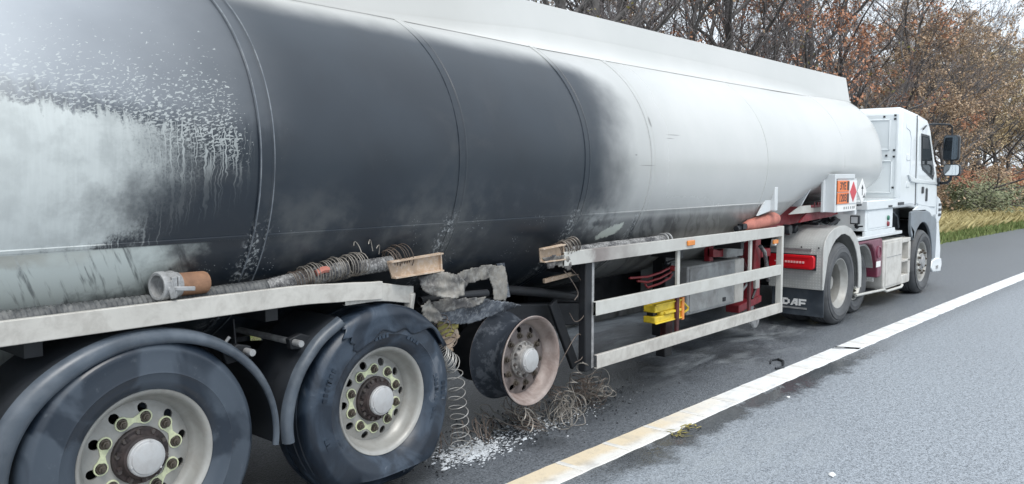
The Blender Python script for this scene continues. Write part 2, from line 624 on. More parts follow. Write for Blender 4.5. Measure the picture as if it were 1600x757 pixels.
def foliage_mat(name, cols, trans=.25):
    t = NT(name)
    n = t.noise(2.2, 2)
    f = t.noise(23, 2)
    c = t.mix(t.step(t.add(n, t.mul(t.sub(t.rnd(), .5), .25)), .3, .7), cols[0], cols[1])
    c = t.mix(t.step(f, .5, .75), c, cols[2])
    t.set("Base Color", c)
    t.set("Roughness", .75)
    return t.m

M = dict(
    tank=tank_material(), road=road_material(), line=line_material(), soil=ground_material(),
    tyre=tyre_material(), hot_tyre=burnt_tyre_material(),
    white=mat("white_paint", (.64, .67, .69), .30, var=.03, grime=((.45, .45, .44), .25, 3.0), coat=.3),
    cabw=mat("cab_paint", (.74, .78, .80), .25, var=.015, coat=.5),
    cream=mat("cream_plastic", (.55, .54, .51), .5, var=.05, grime=((.30, .28, .25), .5, 5.0)),
    alu=mat("rail_aluminium", (.54, .54, .51), .45, .1, var=.05, vs=4, grime=((.30, .28, .24), .28, 6.0), bump=(60, .08, .004)),
    aluD=mat("dirty_rail_aluminium", (.53, .515, .48), .5, .1, var=.06, vs=4, grime=((.22, .20, .18), .42, 9.0), bump=(60, .1, .004)),
    rim=mat("rim_steel", (.34, .34, .325), .42, .25, var=.08, vs=7, grime=((.20, .185, .165), .40, 9.0)),
    rimR=mat("heated_rim_steel", (.34, .29, .27), .6, .2, var=.2, vs=6, grime=((.15, .10, .085), .75, 5.0), bump=(30, .15, .005)),
    rimB=burnt_metal("sooted_rim_barrel", (.016, .023, .034), (.024, .032, .046), (.40, .44, .50), 1.6, .16, .03),
    hub=mat("rusty_hub", (.028, .023, .024), .65, .2, var=.4, vs=20, grime=((.085, .06, .055), .45, 9), bump=(40, .3, .006)),
    cap=mat("hub_cap_metal", (.44, .45, .46), .5, .1, var=.05, grime=((.28, .26, .25), .4, 12)),
    bolt=mat("hub_bolt_steel", (.075, .065, .062), .5, .3, var=.3, vs=40),
    ashen=mat("ashen_hub", (.28, .27, .26), .7, .1, var=.3, vs=20, grime=((.08, .075, .075), .7, 14), bump=(40, .3, .006)),
    rimRD=mat("dark_rim_disc", (.19, .165, .16), .65, .2, var=.25, vs=8, grime=((.07, .055, .05), .7, 7), bump=(30, .15, .005)),  # darker tone than the rim around the disc
    nut=mat("nut_steel", (.10, .085, .07), .45, .5, var=.3, vs=40),
    indicator=mat("pale_green_plastic", (.60, .64, .42), .5, var=.1, vs=30, grime=((.42, .43, .32), .5, 40)),
    dark=mat("sooty_black_steel", (.008, .010, .014), .6, var=.3, grime=((.02, .021, .024), .6, 6), bump=(40, .2, .005)),
    frame=mat("frame_black_paint", (.009, .011, .015), .5, var=.3, grime=((.022, .021, .02), .5, 5)),
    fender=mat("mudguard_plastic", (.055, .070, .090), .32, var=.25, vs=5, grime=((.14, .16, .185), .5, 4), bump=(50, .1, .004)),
    red=mat("red_paint", (.24, .014, .024), .4, var=.15, grime=((.10, .02, .02), .7, 6)),
    redD=mat("scorched_red_paint", (.085, .014, .017), .55, var=.3, grime=((.02, .012, .012), .9, 5)),
    maroon=mat("maroon_plastic", (.17, .028, .060), .35, var=.1, grime=((.12, .05, .06), .5, 6), coat=.2),
    yellow=mat("yellow_plastic", (.72, .53, .035), .42, var=.06, grime=((.35, .24, .04), .5, 14)),
    orange=mat("orange_plate", (.82, .20, .045), .4, var=.05),
    amber=mat("amber_lens", (.72, .25, .05), .25, var=.1),
    pink=mat("faded_red_rubber", (.46, .165, .125), .6, var=.15, vs=8, grime=((.25, .10, .08), .6, 7)),
    rust=mat("heat_browned_sleeve", (.34, .185, .105), .6, var=.25, vs=9, grime=((.14, .075, .05), .6, 8)),
    rustP=burnt_metal("scorched_channel", (.50, .37, .26), (.36, .27, .20), (.60, .55, .50), 5, .4),
    melt=burnt_metal("melted_aluminium", (.25, .235, .21), (.060, .058, .060), (.38, .38, .37), 4.0, .3, .12),
    meltD=burnt_metal("sooted_melted_plate", (.115, .13, .155), (.035, .04, .05), (.40, .42, .44), 5, .35, .12),
    hose=mat("ribbed_hose_rubber", (.065, .07, .075), .6, var=.3, vs=20, grime=((.24, .24, .23), .5, 20)),
    hoseA=burnt_metal("ashen_hose_rubber", (.19, .19, .19), (.05, .05, .055), (.46, .46, .46), 9, .5),
    wire=mat("scorched_wire", (.25, .23, .205), .45, .3, var=.35, vs=9),
    wireS=mat("bare_steel_wire", (.36, .355, .34), .45, .3, var=.3, vs=9),
    wireD=mat("sooted_wire", (.125, .098, .082), .55, .2, var=.4, vs=9),
    castal=mat("cast_aluminium", (.36, .365, .37), .5, .3, var=.1, grime=((.12, .12, .12), .6, 18), bump=(60, .2, .004)),
    ash=mat("white_ash", (.54, .57, .60), .95, var=.12, vs=20, grime=((.30, .31, .33), .45, 9)),
    black=mat("black_plastic", (.016, .019, .024), .42, var=.2),
    flap=mat("rubber_mudflap", (.032, .042, .055), .55, var=.2, grime=((.08, .09, .10), .5, 6)),
    grey=mat("grey_cab_plastic", (.20, .23, .26), .45, var=.05, grime=((.20, .20, .20), .4, 5)),
    cabinet=mat("grey_cabinet", (.34, .355, .36), .5, var=.05, grime=((.16, .155, .15), .75, 3.5)),
    label=mat("white_label", (.80, .80, .79), .4, var=.02),
    dusty=mat("dusty_tyre_rubber", (.062, .066, .072), .6, var=.2, vs=5, grime=((.12, .12, .118), .4, 9), bump=(50, .1, .003)),
    guardp=mat("mudguard_pressing", (.47, .475, .46), .45, var=.05, grime=((.30, .29, .27), .4, 5)),
    mirrorB=mat("bright_mirror", (.72, .76, .78), .04, 1.0, var=0),  # bright tint stands in for sky reflected in the small mirror
    band=mat("scorched_band", (.10, .115, .135), .35, var=.25, vs=5, grime=((.30, .32, .34), .5, 12)),
    fenderD=mat("sooted_shaded_mudguard", (.009, .012, .017), .6, var=.3, grime=((.022, .026, .032), .5, 4)),  # soot, with the shade under tank and rail put into the colour
    bark=mat("grey_bark", (.125, .117, .115), .9, var=.3, vs=8, bump=(12, .5, .02)),
    twig=mat("twig_bark", (.19, .17, .172), .9, var=.3, vs=3),
    twigP=mat("pale_twig_bark", (.28, .24, .215), .9, var=.25, vs=3),
    leafR=foliage_mat("rust_leaves", ((.42, .18, .10), (.50, .26, .155), (.29, .145, .09))),
    leafB=foliage_mat("tan_leaves", ((.43, .30, .195), (.54, .40, .27), (.30, .21, .14))),
    leafT=foliage_mat("straw_leaves", ((.49, .375, .21), (.58, .47, .285), (.35, .255, .145))),
    leafG=foliage_mat("bramble_leaves", ((.15, .19, .105), (.24, .26, .15), (.29, .23, .14))),
    leafY=foliage_mat("yellowing_leaves", ((.20, .18, .05), (.32, .27, .08), (.12, .11, .05))),
    grassG=foliage_mat("green_grass", ((.14, .20, .06), (.22, .27, .09), (.34, .33, .14))),
    grassY=foliage_mat("dry_grass", ((.52, .44, .21), (.62, .54, .29), (.42, .36, .16))),
    kerb=mat("kerb_concrete", (.24, .24, .235), .9, var=.15, grime=((.08, .08, .075), .7, 4), bump=(30, .3, .01)),
    post=mat("weathered_post", (.05, .045, .04), .9, var=.3, vs=12),
)
def scorched_rail():
    t = NT("scorched_rail_aluminium")
    x, y, z = t.xyz()
    n = t.noise(5, 5)
    xx = t.add(x, t.mul(t.sub(n, .5), .5))
    s = t.mul(t.step(xx, 4.80, 4.92), t.step(xx, 5.75, 4.95))
    c = t.mix(t.step(n, .35, .65), (.49, .485, .46), (.55, .55, .52))
    c = t.mix(t.mul(s, .85), c, t.mix(n, (.13, .105, .10), (.27, .23, .22)))
    c = t.mix(t.mul(t.step(t.noise(16, 4), .55, .72), .3), c, (.28, .26, .23))
    t.set("Base Color", c)
    t.set("Roughness", .5)
    t.set("Metallic", .1)
    return t.m
M["aluS"] = scorched_rail()
def chequer():
    t = NT("chequer_plate")
    v = t.scaled((1, 1, 1))
    x, y, z = t.xyz()
    a = t.math('SINE', t.mul(t.add(t.add(x, z), y), 95))
    b = t.math('SINE', t.mul(t.sub(t.add(x, z), y), 95))
    h = t.step(t.mul(a, b), .35, .6)
    n = t.noise(4, 5)
    c = t.mix(t.step(n, .35, .7), (.40, .41, .40), (.50, .51, .50))
    c = t.mix(t.mul(h, .25), c, (.62, .63, .62))
    t.set("Base Color", c)
    t.set("Roughness", .42)
    t.set("Metallic", .25)
    t.bump(h, .5, .004)
    return t.m
M["chequer"] = chequer()
def glass(name, col, rough=.03):
    t = NT(name)
    t.set("Base Color", (*col, 1))
    t.set("Roughness", rough)
    t.set("IOR", 1.5)
    return t
g_ = glass("cab_window_glass", (.03, .04, .045)); g_.set("Alpha", .55); M["glass"] = g_.m
g_ = glass("mirror_glass", (.10, .12, .14), .03); g_.set("Metallic", 1.0); M["mirror"] = g_.m  # dark tint stands in for the road and trailer reflected in the main mirror
g_ = glass("red_lens", (.58, .012, .02), .18); M["lens"] = g_.m
g_ = glass("pale_red_lens", (.80, .42, .42), .2); M["lensP"] = g_.m
g_ = glass("clear_lens", (.5, .52, .54), .12); M["lensC"] = g_.m

# ================================================================== ground and road
VERGE = 6.15
def terrain_z(lat):
    """height over the road by distance beyond the verge edge"""
    if lat < -15.5: return .0
    if lat < 0: return -.03
    if lat < 2.5: return .02 + lat * .05
    if lat < 9: return .145 + (lat - 2.5) * .24
    return 1.7 + (lat - 9) * .02

def build_ground():
    xs = [-120, -60, -30, -15, -8, -4] + [i * 1.5 for i in range(0, 48)] + [74, 80, 90, 105, 125, 160, 220, 320, 500, 900]
    ls = [-600, -250, -100, -50, -25, -16, -15.4, -12, -6, -.05, .05, .5, 1.2, 2, 2.5, 3.2, 4, 5, 6, 7, 8, 9, 11, 14, 18, 25, 40, 80, 200, 600]
    v, f = [], []
    for x in xs:
        for l in ls:
            k = .12 if .4 < l < 30 else 0
            v.append((x, VERGE + bend(x) + l, terrain_z(l) + k * nz(x * .5, l * .6)))
    n = len(ls)
    for i in range(len(xs) - 1):
        for j in range(n - 1):
            f.append((i * n + j, (i + 1) * n + j, (i + 1) * n + j + 1, i * n + j + 1))
    o = MB().put(v, f).obj("ground", M["soil"])
    o["kind"] = "structure"
    # road sheet
    v, f = [], []
    xr = [-120, -60, -30, -15] + [-8 + i * .5 for i in range(0, 156)] + [74, 80, 90, 105, 125, 160, 220, 320]
    for x in xr:
        rag = .05 * nz(x * 2.3, 4) + .03 * nz(x * 7, 1)
        for l in (-15.4, -9, -6, -3.4, -2, -1, rag):
            v.append((x, VERGE + bend(x) + l, 0))
    for i in range(len(xr) - 1):
        for j in range(6):
            f.append((i * 7 + j, (i + 1) * 7 + j, (i + 1) * 7 + j + 1, i * 7 + j + 1))
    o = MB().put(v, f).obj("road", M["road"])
    o["kind"] = "structure"
    # painted edge line: raised sheet with its ribs, one joint cut through it
    def strip(x0, x1, cut0=0., cut1=0., name="edge_line"):
        mb = MB()
        n = max(2, int((x1 - x0) / .06))
        v, f = [], []
        for i in range(n + 1):
            x = x0 + (x1 - x0) * i / n
            ya = 3.12 + bend(x) + .006 * nz(x * 6, 9) + .004 * nz(x * 25, 2)
            yb = 2.885 + bend(x) + .012 * nz(x * 5, 3) + .008 * nz(x * 23, 5)
            sk = cut0 if i == 0 else (cut1 if i == n else 0)
            for yy, zz, s in ((ya, 0., 0), (ya - .006, .005, 0), (yb + .006, .005, sk), (yb, 0., sk)):
                v.append((x + s, yy, zz))
        for i in range(n):
            for j in range(3):
                f.append((i * 4 + j, (i + 1) * 4 + j, (i + 1) * 4 + j + 1, i * 4 + j + 1))
        for e in (0, n):
            f.append(tuple(e * 4 + j for j in range(4)))
        o = mb.put(v, f).obj(name, M["line"])
        o["kind"] = "structure"
        return o
    l0 = strip(-25, 8.52, cut1=.16)
    l1 = strip(8.60, 75, cut0=.16, name="edge_line.001")
    # ribs across the line
    rb = MB()
    rb.box((-.022, -.225, 0), (.022, -.012, .0045))
    first = None
    x = -1.0
    par = None
    while x < 26:
        yy = 3.12 + bend(x)
        par = l0 if x < 8.5 else l1
        if abs(x - 8.56) > .3:
            if first is None:
                first = rb.obj("rib", M["line"], par, smooth=0)
                first.location = Vector((x, yy, .0048)) - root_loc(par)
            else:
                share(first, par, (x, yy, .0048), "rib")
        x += .5
    # kerb stones along the verge edge beside the trailer
    kb = MB().box((-.44, 0, -.1), (.44, .13, .12)).mesh("kerb_stone", M["kerb"])
    kr = thing("kerb", (2.0, 6.4, 0), "weathered concrete kerb seen under the trailer at the grass edge", "kerb")
    for i in range(14):
        x = 2.0 + i * .9
        o = bpy.data.objects.new("kerb_stone", kb)
        link(o, kr, (x, 5.86 + bend(x), 0))
        o.rotation_euler = (0, 0, -.002 * x + .01 * nz(i * 3.7))
        b = o.modifiers.new("bevel", 'BEVEL'); b.width = .02; b.segments = 2
build_ground()
# ================================================================== wheels
TRAILER_PROFILE = [(.300, 0), (.304, .004), (.300, .012), (.289, .02), (.286, .05), (.268, .075), (.254, .12), (.254, .20), (.286, .25),
                   (.289, .28), (.304, .296), (.300, .30), (.292, .296), (.270, .27), (.243, .20), (.237, .112), (.241, .098), (.256, .078),
                   (.270, .060), (.274, .030), (.282, .012), (.290, .004)]
def disc_with_holes(nh, r0, r1, rh, hr, yf, th=.012, phase=0., n=24):
    """round plate, outer face at depth yf(r), pierced by nh real holes"""
    mb = MB()
    da = 2 * PI / nh
    for k in range(nh):
        ac = phase + (k + .5) * da
        cx, cz = rh * math.cos(ac), rh * math.sin(ac)
        outer = []
        a0, a1 = ac - da / 2, ac + da / 2
        for i in range(6): outer.append((r0, a0 + da * i / 6))
        for i in range(6): outer.append((r0 + (r1 - r0) * i / 6, a1))
        for i in range(6): outer.append((r1, a1 - da * i / 6))
        for i in range(6): outer.append((r1 - (r1 - r0) * i / 6, a0))
        pts = [(r * math.cos(a), r * math.sin(a)) for r, a in outer]
        hole = []
        for (px, pz) in pts:
            b = math.atan2(pz - cz, px - cx)
            hole.append((cx + hr * math.cos(b), cz + hr * math.sin(b)))
        v = []
        for off in (0, th):
            for (px, pz) in pts: v.append((px, yf(math.hypot(px, pz)) + off, pz))
            for (px, pz) in hole: v.append((px, yf(math.hypot(px, pz)) + off, pz))
        m_ = len(pts)
        f = []
        for i in range(m_):
            j = (i + 1) % m_
            f.append((i, j, m_ + j, m_ + i))
            f.append((2 * m_ + i, 3 * m_ + i, 3 * m_ + j, 2 * m_ + j))
            f.append((m_ + i, m_ + j, 3 * m_ + j, 3 * m_ + i))
        mb.put(v, f)
    return mb

def tyre_profile(ro=.52, wd=.36, ri=.298):
    return [(ri, .012), (ri + .02, -.012), (ri + .05, -.024), (ri + .075, -.029), (ri + .083, -.034), (ri + .092, -.031), (ri + .13, -.030),
            (ro - .055, -.018), (ro - .045, -.020), (ro - .036, -.014), (ro - .020, .002), (ro - .008, .016), (ro, .04), (ro, .075), (ro - .012, .079), (ro - .012, .087), (ro, .091),
            (ro, wd * .38), (ro - .012, wd * .38 + .004), (ro - .012, wd * .38 + .012), (ro, wd * .38 + .016), (ro, wd * .62),
            (ro - .012, wd * .62 + .004), (ro - .012, wd * .62 + .012), (ro, wd * .62 + .016), (ro, wd - .08),
            (ro - .008, wd - .05), (ro - .05, wd - .02), (ri + .07, wd - .005), (ri, wd - .05)]

WHEEL_PARTS = {}
def lib(key, fn):
    if key not in WHEEL_PARTS: WHEEL_PARTS[key] = fn()
    return WHEEL_PARTS[key]

def inst(name, me, parent, loc, rot=None):
    o = bpy.data.objects.new(name, me)
    link(o, parent, loc)
    if rot is not None: o.rotation_euler = rot
    return o

def nut_mesh():
    mb = MB()
    mb.lathe([(0, -.030), (.010, -.030), (.0115, -.022), (.0115, -.004)], 8)
    mb.lathe([(.0115, -.022), (.0165, -.020), (.0165, -.004), (.0235, -.003), (.026, .0), (.026, .004)], 6)
    return mb
def ind_mesh():
    """ring round a nut with a pointer"""
    mb = MB()
    mb.lathe([(.026, -.003), (.0315, -.003), (.0325, .002), (.026, .002)], 18)
    mb.prism([(.022, .022), (.070, .004), (.070, -.004), (.022, -.022)], -.002, .003)
    return mb
def hub_mb():
    mb = MB()
    mb.lathe([(.126, .10), (.126, .072), (.120, .066), (.106, .066), (.100, .060), (.092, .034), (.078, .026), (.0, .026)], 40)
    for k in range(10):
        a = k * PI / 5 + .31
        c, s_ = math.cos(a), math.sin(a)
        mb.prism([(.086 * math.cos(a - .10), .086 * math.sin(a - .10)), (.118 * math.cos(a - .06), .118 * math.sin(a - .06)), (.118 * math.cos(a + .06), .118 * math.sin(a + .06)), (.086 * math.cos(a + .10), .086 * math.sin(a + .10))], .050, .07)
    return mb
def cap_mb():
    mb = MB()
    mb.lathe([(.082, .034), (.082, .014), (.078, .009), (.072, .008), (.069, .003), (.064, .001), (.030, .0005), (.028, .0), (0, .0)], 36)
    for k in range(6):
        a = k * PI / 3 + .3
        c = (.0755 * math.cos(a), 0, .0755 * math.sin(a))
        if k % 2: mb.lathe([(0, .004), (.006, .004), (.007, .012)], 6, (c[0], 0, c[2]))
    return mb
def bolt_mb():
    mb = MB()
    mb.lathe([(0, .041), (.010, .041), (.012, .046), (.012, .058)], 8)
    return mb

def trailer_wheel(parent, x, z, burnt=0, tyre=None, rot=0., y=3.51):
    wsub = sub("wheel", parent, (x, y, z))
    c = (x, y, z)
    rm = M["rim"] if burnt < 2 else M["rimR"]
    def rim():
        mb = MB().lathe(TRAILER_PROFILE, 72, closed=True)
        return mb.mesh("rim", rm, 40)
    o = inst("rim", lib(("rim", burnt >= 2), rim), wsub, c)
    if burnt >= 2:
        o["label"] = "bare burnt rim stripped of its tyre"
        mb = MB().lathe([(.3052, .016), (.2915, .022), (.2885, .05), (.2705, .077), (.2565, .122), (.2565, .198), (.2885, .248), (.2915, .278), (.3052, .292)], 72)
        mb.lathe([(.305, .296), (.20, .26), (.13, .30)], 48)
        mb.obj("rim_barrel", M["rimB"], wsub, 40, loc=c)
    yf = lambda r: .090 + max(0, r - .19) * .35
    d = inst("wheel_disc", lib(("disc", burnt >= 2), lambda: disc_with_holes(10, .120, .2385, .2065, .0225, yf).mesh("wheel_disc", M["rimRD"] if burnt >= 2 else rm, 40)), wsub, c)
    d.rotation_euler = (0, rot, 0)
    hb = M["ashen"] if burnt >= 2 else M["hub"]
    inst("hub", lib(("hub", burnt >= 2), lambda: hub_mb().mesh("hub", hb, 30)), wsub, c)
    inst("hub_cap", lib(("cap", burnt >= 2), lambda: cap_mb().mesh("hub_cap", M["cap"], 30)), wsub, c)
    for k in range(10):
        a = rot + k * 2 * PI / 10
        p = (x + .1675 * math.cos(a), y + .088, z + .1675 * math.sin(a))
        inst("wheel_nut", lib(("nut",), lambda: nut_mesh().mesh("wheel_nut", M["nut"], 30)), wsub, p)
        if burnt < 2:
            sg = 1 if k % 2 == 0 else -1
            i_ = inst("nut_indicator", lib(("ind",), lambda: ind_mesh().mesh("nut_indicator", M["indicator"], 30)), wsub, p)
            i_.rotation_euler = (0, -(a + sg * (PI / 2 + .30)), 0)
        a2 = a + .31
        inst("hub_bolt", lib(("hbolt",), lambda: bolt_mb().mesh("hub_bolt", M["bolt"], 30)), wsub, (x + .110 * math.cos(a2), y + .014, z + .110 * math.sin(a2)))
    if tyre: inst("tyre", tyre, wsub, c)
    return wsub

def round_tyre(name="tyre", flat=None, mat_=None, ro=.52, wd=.36, ri=.298, n=96):
    mb = MB().lathe(tyre_profile(ro, wd, ri), n, closed=False)
    if flat is not None:
        nv = []
        for (x, y, z) in mb.v:
            if z < -.10:
                r = math.hypot(x, z)
                k = min(1, max(0, (-z - .10) / .35))
                bul = math.sin(PI * min(1, max(0, (r - .30) / .22)))
                fy = flat - .135 * (1 - sm((y + .03) / .16))
                y += (-.050 if y < wd / 2 else .085) * bul * k ** 1.2
                x *= 1 + .12 * bul * k ** 1.5
                z *= 1 + .10 * k * max(0, min(1, (r - .36) / .12))
                sf = .035
                if z < -fy + sf:
                    tt = (-z - (fy - sf)) / sf
                    z = -(fy - sf) - sf * (1 - math.exp(-tt * 1.2))
                    z += .006 * nz(x * 6, y * 6)
            nv.append((x, y, z))
        mb.v = nv
    return mb.mesh(name, mat_ or M["tyre"], 50)

# ================================================================== the trailer
TRAILER_LABEL = "white tanker trailer with soot blackened barrel, aluminium side guards and burnt axles"
trailer = thing("tanker_trailer", (4.2, YC, 0), TRAILER_LABEL, "tanker trailer")
ZC = 1.90
def sec(x, ang, off=0.):
    """barrel cross section at x; ang 0 = near side, +90 = top"""
    a = 1.28 - .115 * sm((x - 8.2) / 3.4)
    bu = 1.035
    bl = 1.11 - .60 * sm((x - 8.15) / 1.75)
    p = 2.0 + .25 * sm((x - 9) / 2.5)
    cy, cz = math.cos(ang), math.sin(ang)
    b = bu if cz >= 0 else bl
    e = 2 / p
    yy = a * math.copysign(abs(cy) ** e, cy)
    zz = b * math.copysign(abs(cz) ** e, cz)
    nn = Vector((0, yy / a ** 2, zz / b ** 2)).normalized()
    return Vector((x, YC - yy - nn.y * off, ZC + zz + nn.z * off))

def barrel():
    xs = [-.45 + i * .15 for i in range(int((11.70 + .45) / .15) + 1)]
    na = 128
    rings = []
    for k in range(7, 0, -1):
        t = k / 7
        rings.append((-.45 - .25 * math.sin(t * PI / 2), math.cos(t * PI / 2) * .98 + .02 * (1 - t), -.45))
    for x in xs: rings.append((x, 1, x))
    for k in range(1, 10):
        t = k / 9
        rings.append((11.70 + .30 * math.sin(t * PI / 2), max(.004, math.cos(t * PI / 2) ** .62), 11.70))
    v, f = [], []
    for (x, s, xr) in rings:
        for j in range(na):
            q = sec(xr, 2 * PI * j / na)
            zc = ZC + (.2 if xr > 11 else 0)
            dent = .004 * nz(x * .9, j * .11)
            v.append((x, YC + (q.y - YC) * s + dent, zc + (q.z - zc) * s))
    n = len(rings)
    for i in range(n - 1):
        for j in range(na):
            j2 = (j + 1) % na
            f.append((i * na + j, i * na + j2, (i + 1) * na + j2, (i + 1) * na + j))
    f.append(tuple(range(na)))
    f.append(tuple((n - 1) * na + j for j in range(na)))
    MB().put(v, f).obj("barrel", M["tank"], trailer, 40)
barrel()

def ring(x, wd, prof, name, a0=-88, a1=64, mm=None):
    """raised weld band: prof lists (offset along x, height over the shell)"""
    v, f = [], []
    n = 90
    k = len(prof)
    for i in range(n + 1):
        a = R(a0 + (a1 - a0) * i / n)
        for dx, h in prof:
            v.append(sec(x + dx, a, h + .0012 * nz(i * .7, dx * 40) if h > 0 else h))
    for i in range(n):
        for j in range(k - 1):
            f.append((i * k + j, i * k + j + 1, (i + 1) * k + j + 1, (i + 1) * k + j))
    return MB().put(v, f).obj(name, mm or M["tank"], trailer, 40)
ring(2.235, .07, [(-.046, -.004), (-.044, .007), (-.036, .009), (-.030, .003), (.026, .003), (.032, .009), (.040, .008), (.043, -.004)], "weld_band")
for dx in (-.037, .036):
    MB().tube([sec(2.235 + dx, R(a), .0085) for a in range(-86, 66, 2)], .0042, 5).obj("band_bead", M["band"], trailer, 60)
ring(3.565, .05, [(-.034, -.004), (-.033, .003), (-.028, .0035), (.018, .0035), (.022, .007), (.030, .006), (.032, -.004)], "weld_band")
ring(4.825, .06, [(-.034, -.004), (-.032, .005), (-.026, .006), (-.022, .002), (.022, .002), (.026, .006), (.032, .005), (.034, -.004)], "weld_band")
ring(5.71, .06, [(-.034, -.004), (-.032, .004), (-.027, .0045), (-.022, .0015), (.022, .0015), (.027, .0045), (.033, .004), (.035, -.004)], "weld_band")
ring(7.86, .03, [(-.018, -.004), (-.016, .002), (.016, .002), (.018, -.004)], "weld_band")
ring(10.2, .03, [(-.018, -.004), (-.016, .0015), (.016, .0015), (.018, -.004)], "weld_band")

def lap():
    """thin lap seam where the lower skirt plate meets the shell"""
    def ang_at(x, z): return math.asin(-(ZC - z) / 1.11)
    v, f = [], []
    n = 120
    for i in range(n + 1):
        x = -.4 + (8.14 + .4) * i / n
        for z, h in ((1.506, -.003), (1.503, .0045), (1.490, .0045), (1.486, -.003)):
            v.append(sec(x, ang_at(x, z), h))
    for i in range(n):
        for j in range(3): f.append((i * 4 + j, (i + 1) * 4 + j, (i + 1) * 4 + j + 1, i * 4 + j + 1))
    MB().put(v, f).obj("lap_seam", M["tank"], trailer, 40)
lap()

def coaming_paint():
    t = NT("coaming_paint")
    x, y, z = t.xyz()
    n = t.noise(1.1, 4)
    c = t.mix(t.step(n, .3, .7), (.535, .545, .535), (.575, .58, .57))
    b = t.mul(t.step(t.add(x, t.mul(n, .8)), 2.3, 3.3), t.step(t.add(x, t.mul(n, .8)), 5.4, 4.2), .22)
    c = t.mix(b, c, (.34, .32, .29))
    t.set("Base Color", c)
    t.set("Roughness", .38)
    return t.m
def coaming():
    """walkway coaming along the top: leaning side plates and end plates"""
    x0, x1 = -.42, 11.78
    mm = coaming_paint()
    for s in (1, -1):
        pr = [(YC - s * .705, 2.715), (YC - s * .63, 3.105), (YC - s * .60, 3.105), (YC - s * .672, 2.715)]
        MB().prism(pr, x0, x1, 'X').obj("coaming_side", mm, trailer, 30, bevel=.004)
        fv, ff = [], []
        xa = [x0, 2.0, 3.3, 4.2, 4.9, 6, 8, 10, 11, x1]
        for xx in xa:
            wd = (.02 + .10 * sm((xx - 3.2) / 2.2)) * (1 - .85 * sm((xx - 9.0) / 2.4))
            q = sec(min(xx, 9.0), math.asin((2.775 - ZC - wd * .45) / 1.035))
            A = Vector((YC - s * (YC - q.y), q.z + .001)); C0 = Vector((YC - s * .7085, 2.765)); B = Vector((YC - s * (.7065 - wd * 1.1 * .192), 2.765 + wd * 1.1))
            A = A + Vector((-s * .004, 0)); B = B + Vector((-s * .003, 0))
            for i in range(7):
                u = i / 6
                p = A * (1 - u) ** 2 + C0 * 2 * u * (1 - u) + B * u * u
                fv.append((xx, p.x, p.y))
        for i in range(len(xa) - 1):
            for j in range(6): ff.append((i * 7 + j, (i + 1) * 7 + j, (i + 1) * 7 + j + 1, i * 7 + j + 1))
        MB().put(fv, ff).obj("coaming_fillet", mm, trailer, 80)
    for xx in (x0 + .002, x1 - .032):
        MB().prism([(YC - .67, 2.72), (YC + .67, 2.72), (YC + .60, 3.10), (YC - .60, 3.10)], xx, xx + .03, 'X').obj("coaming_end", mm, trailer, 0)
    for i in range(5):
        MB().lathe([(0, .0), (.25, .0), (.27, .02), (.27, .06)], 24).obj("manhole_lid", M["alu"], trailer, 30).rotation_euler = (R(-90), 0, 0)
        o = trailer.children[-1]
        o = [c for c in trailer.children if c.name.startswith("manhole_lid")][-1]
        o.location = Vector((1 + 2.3 * i, YC, 3.0)) - root_loc(trailer)
coaming()

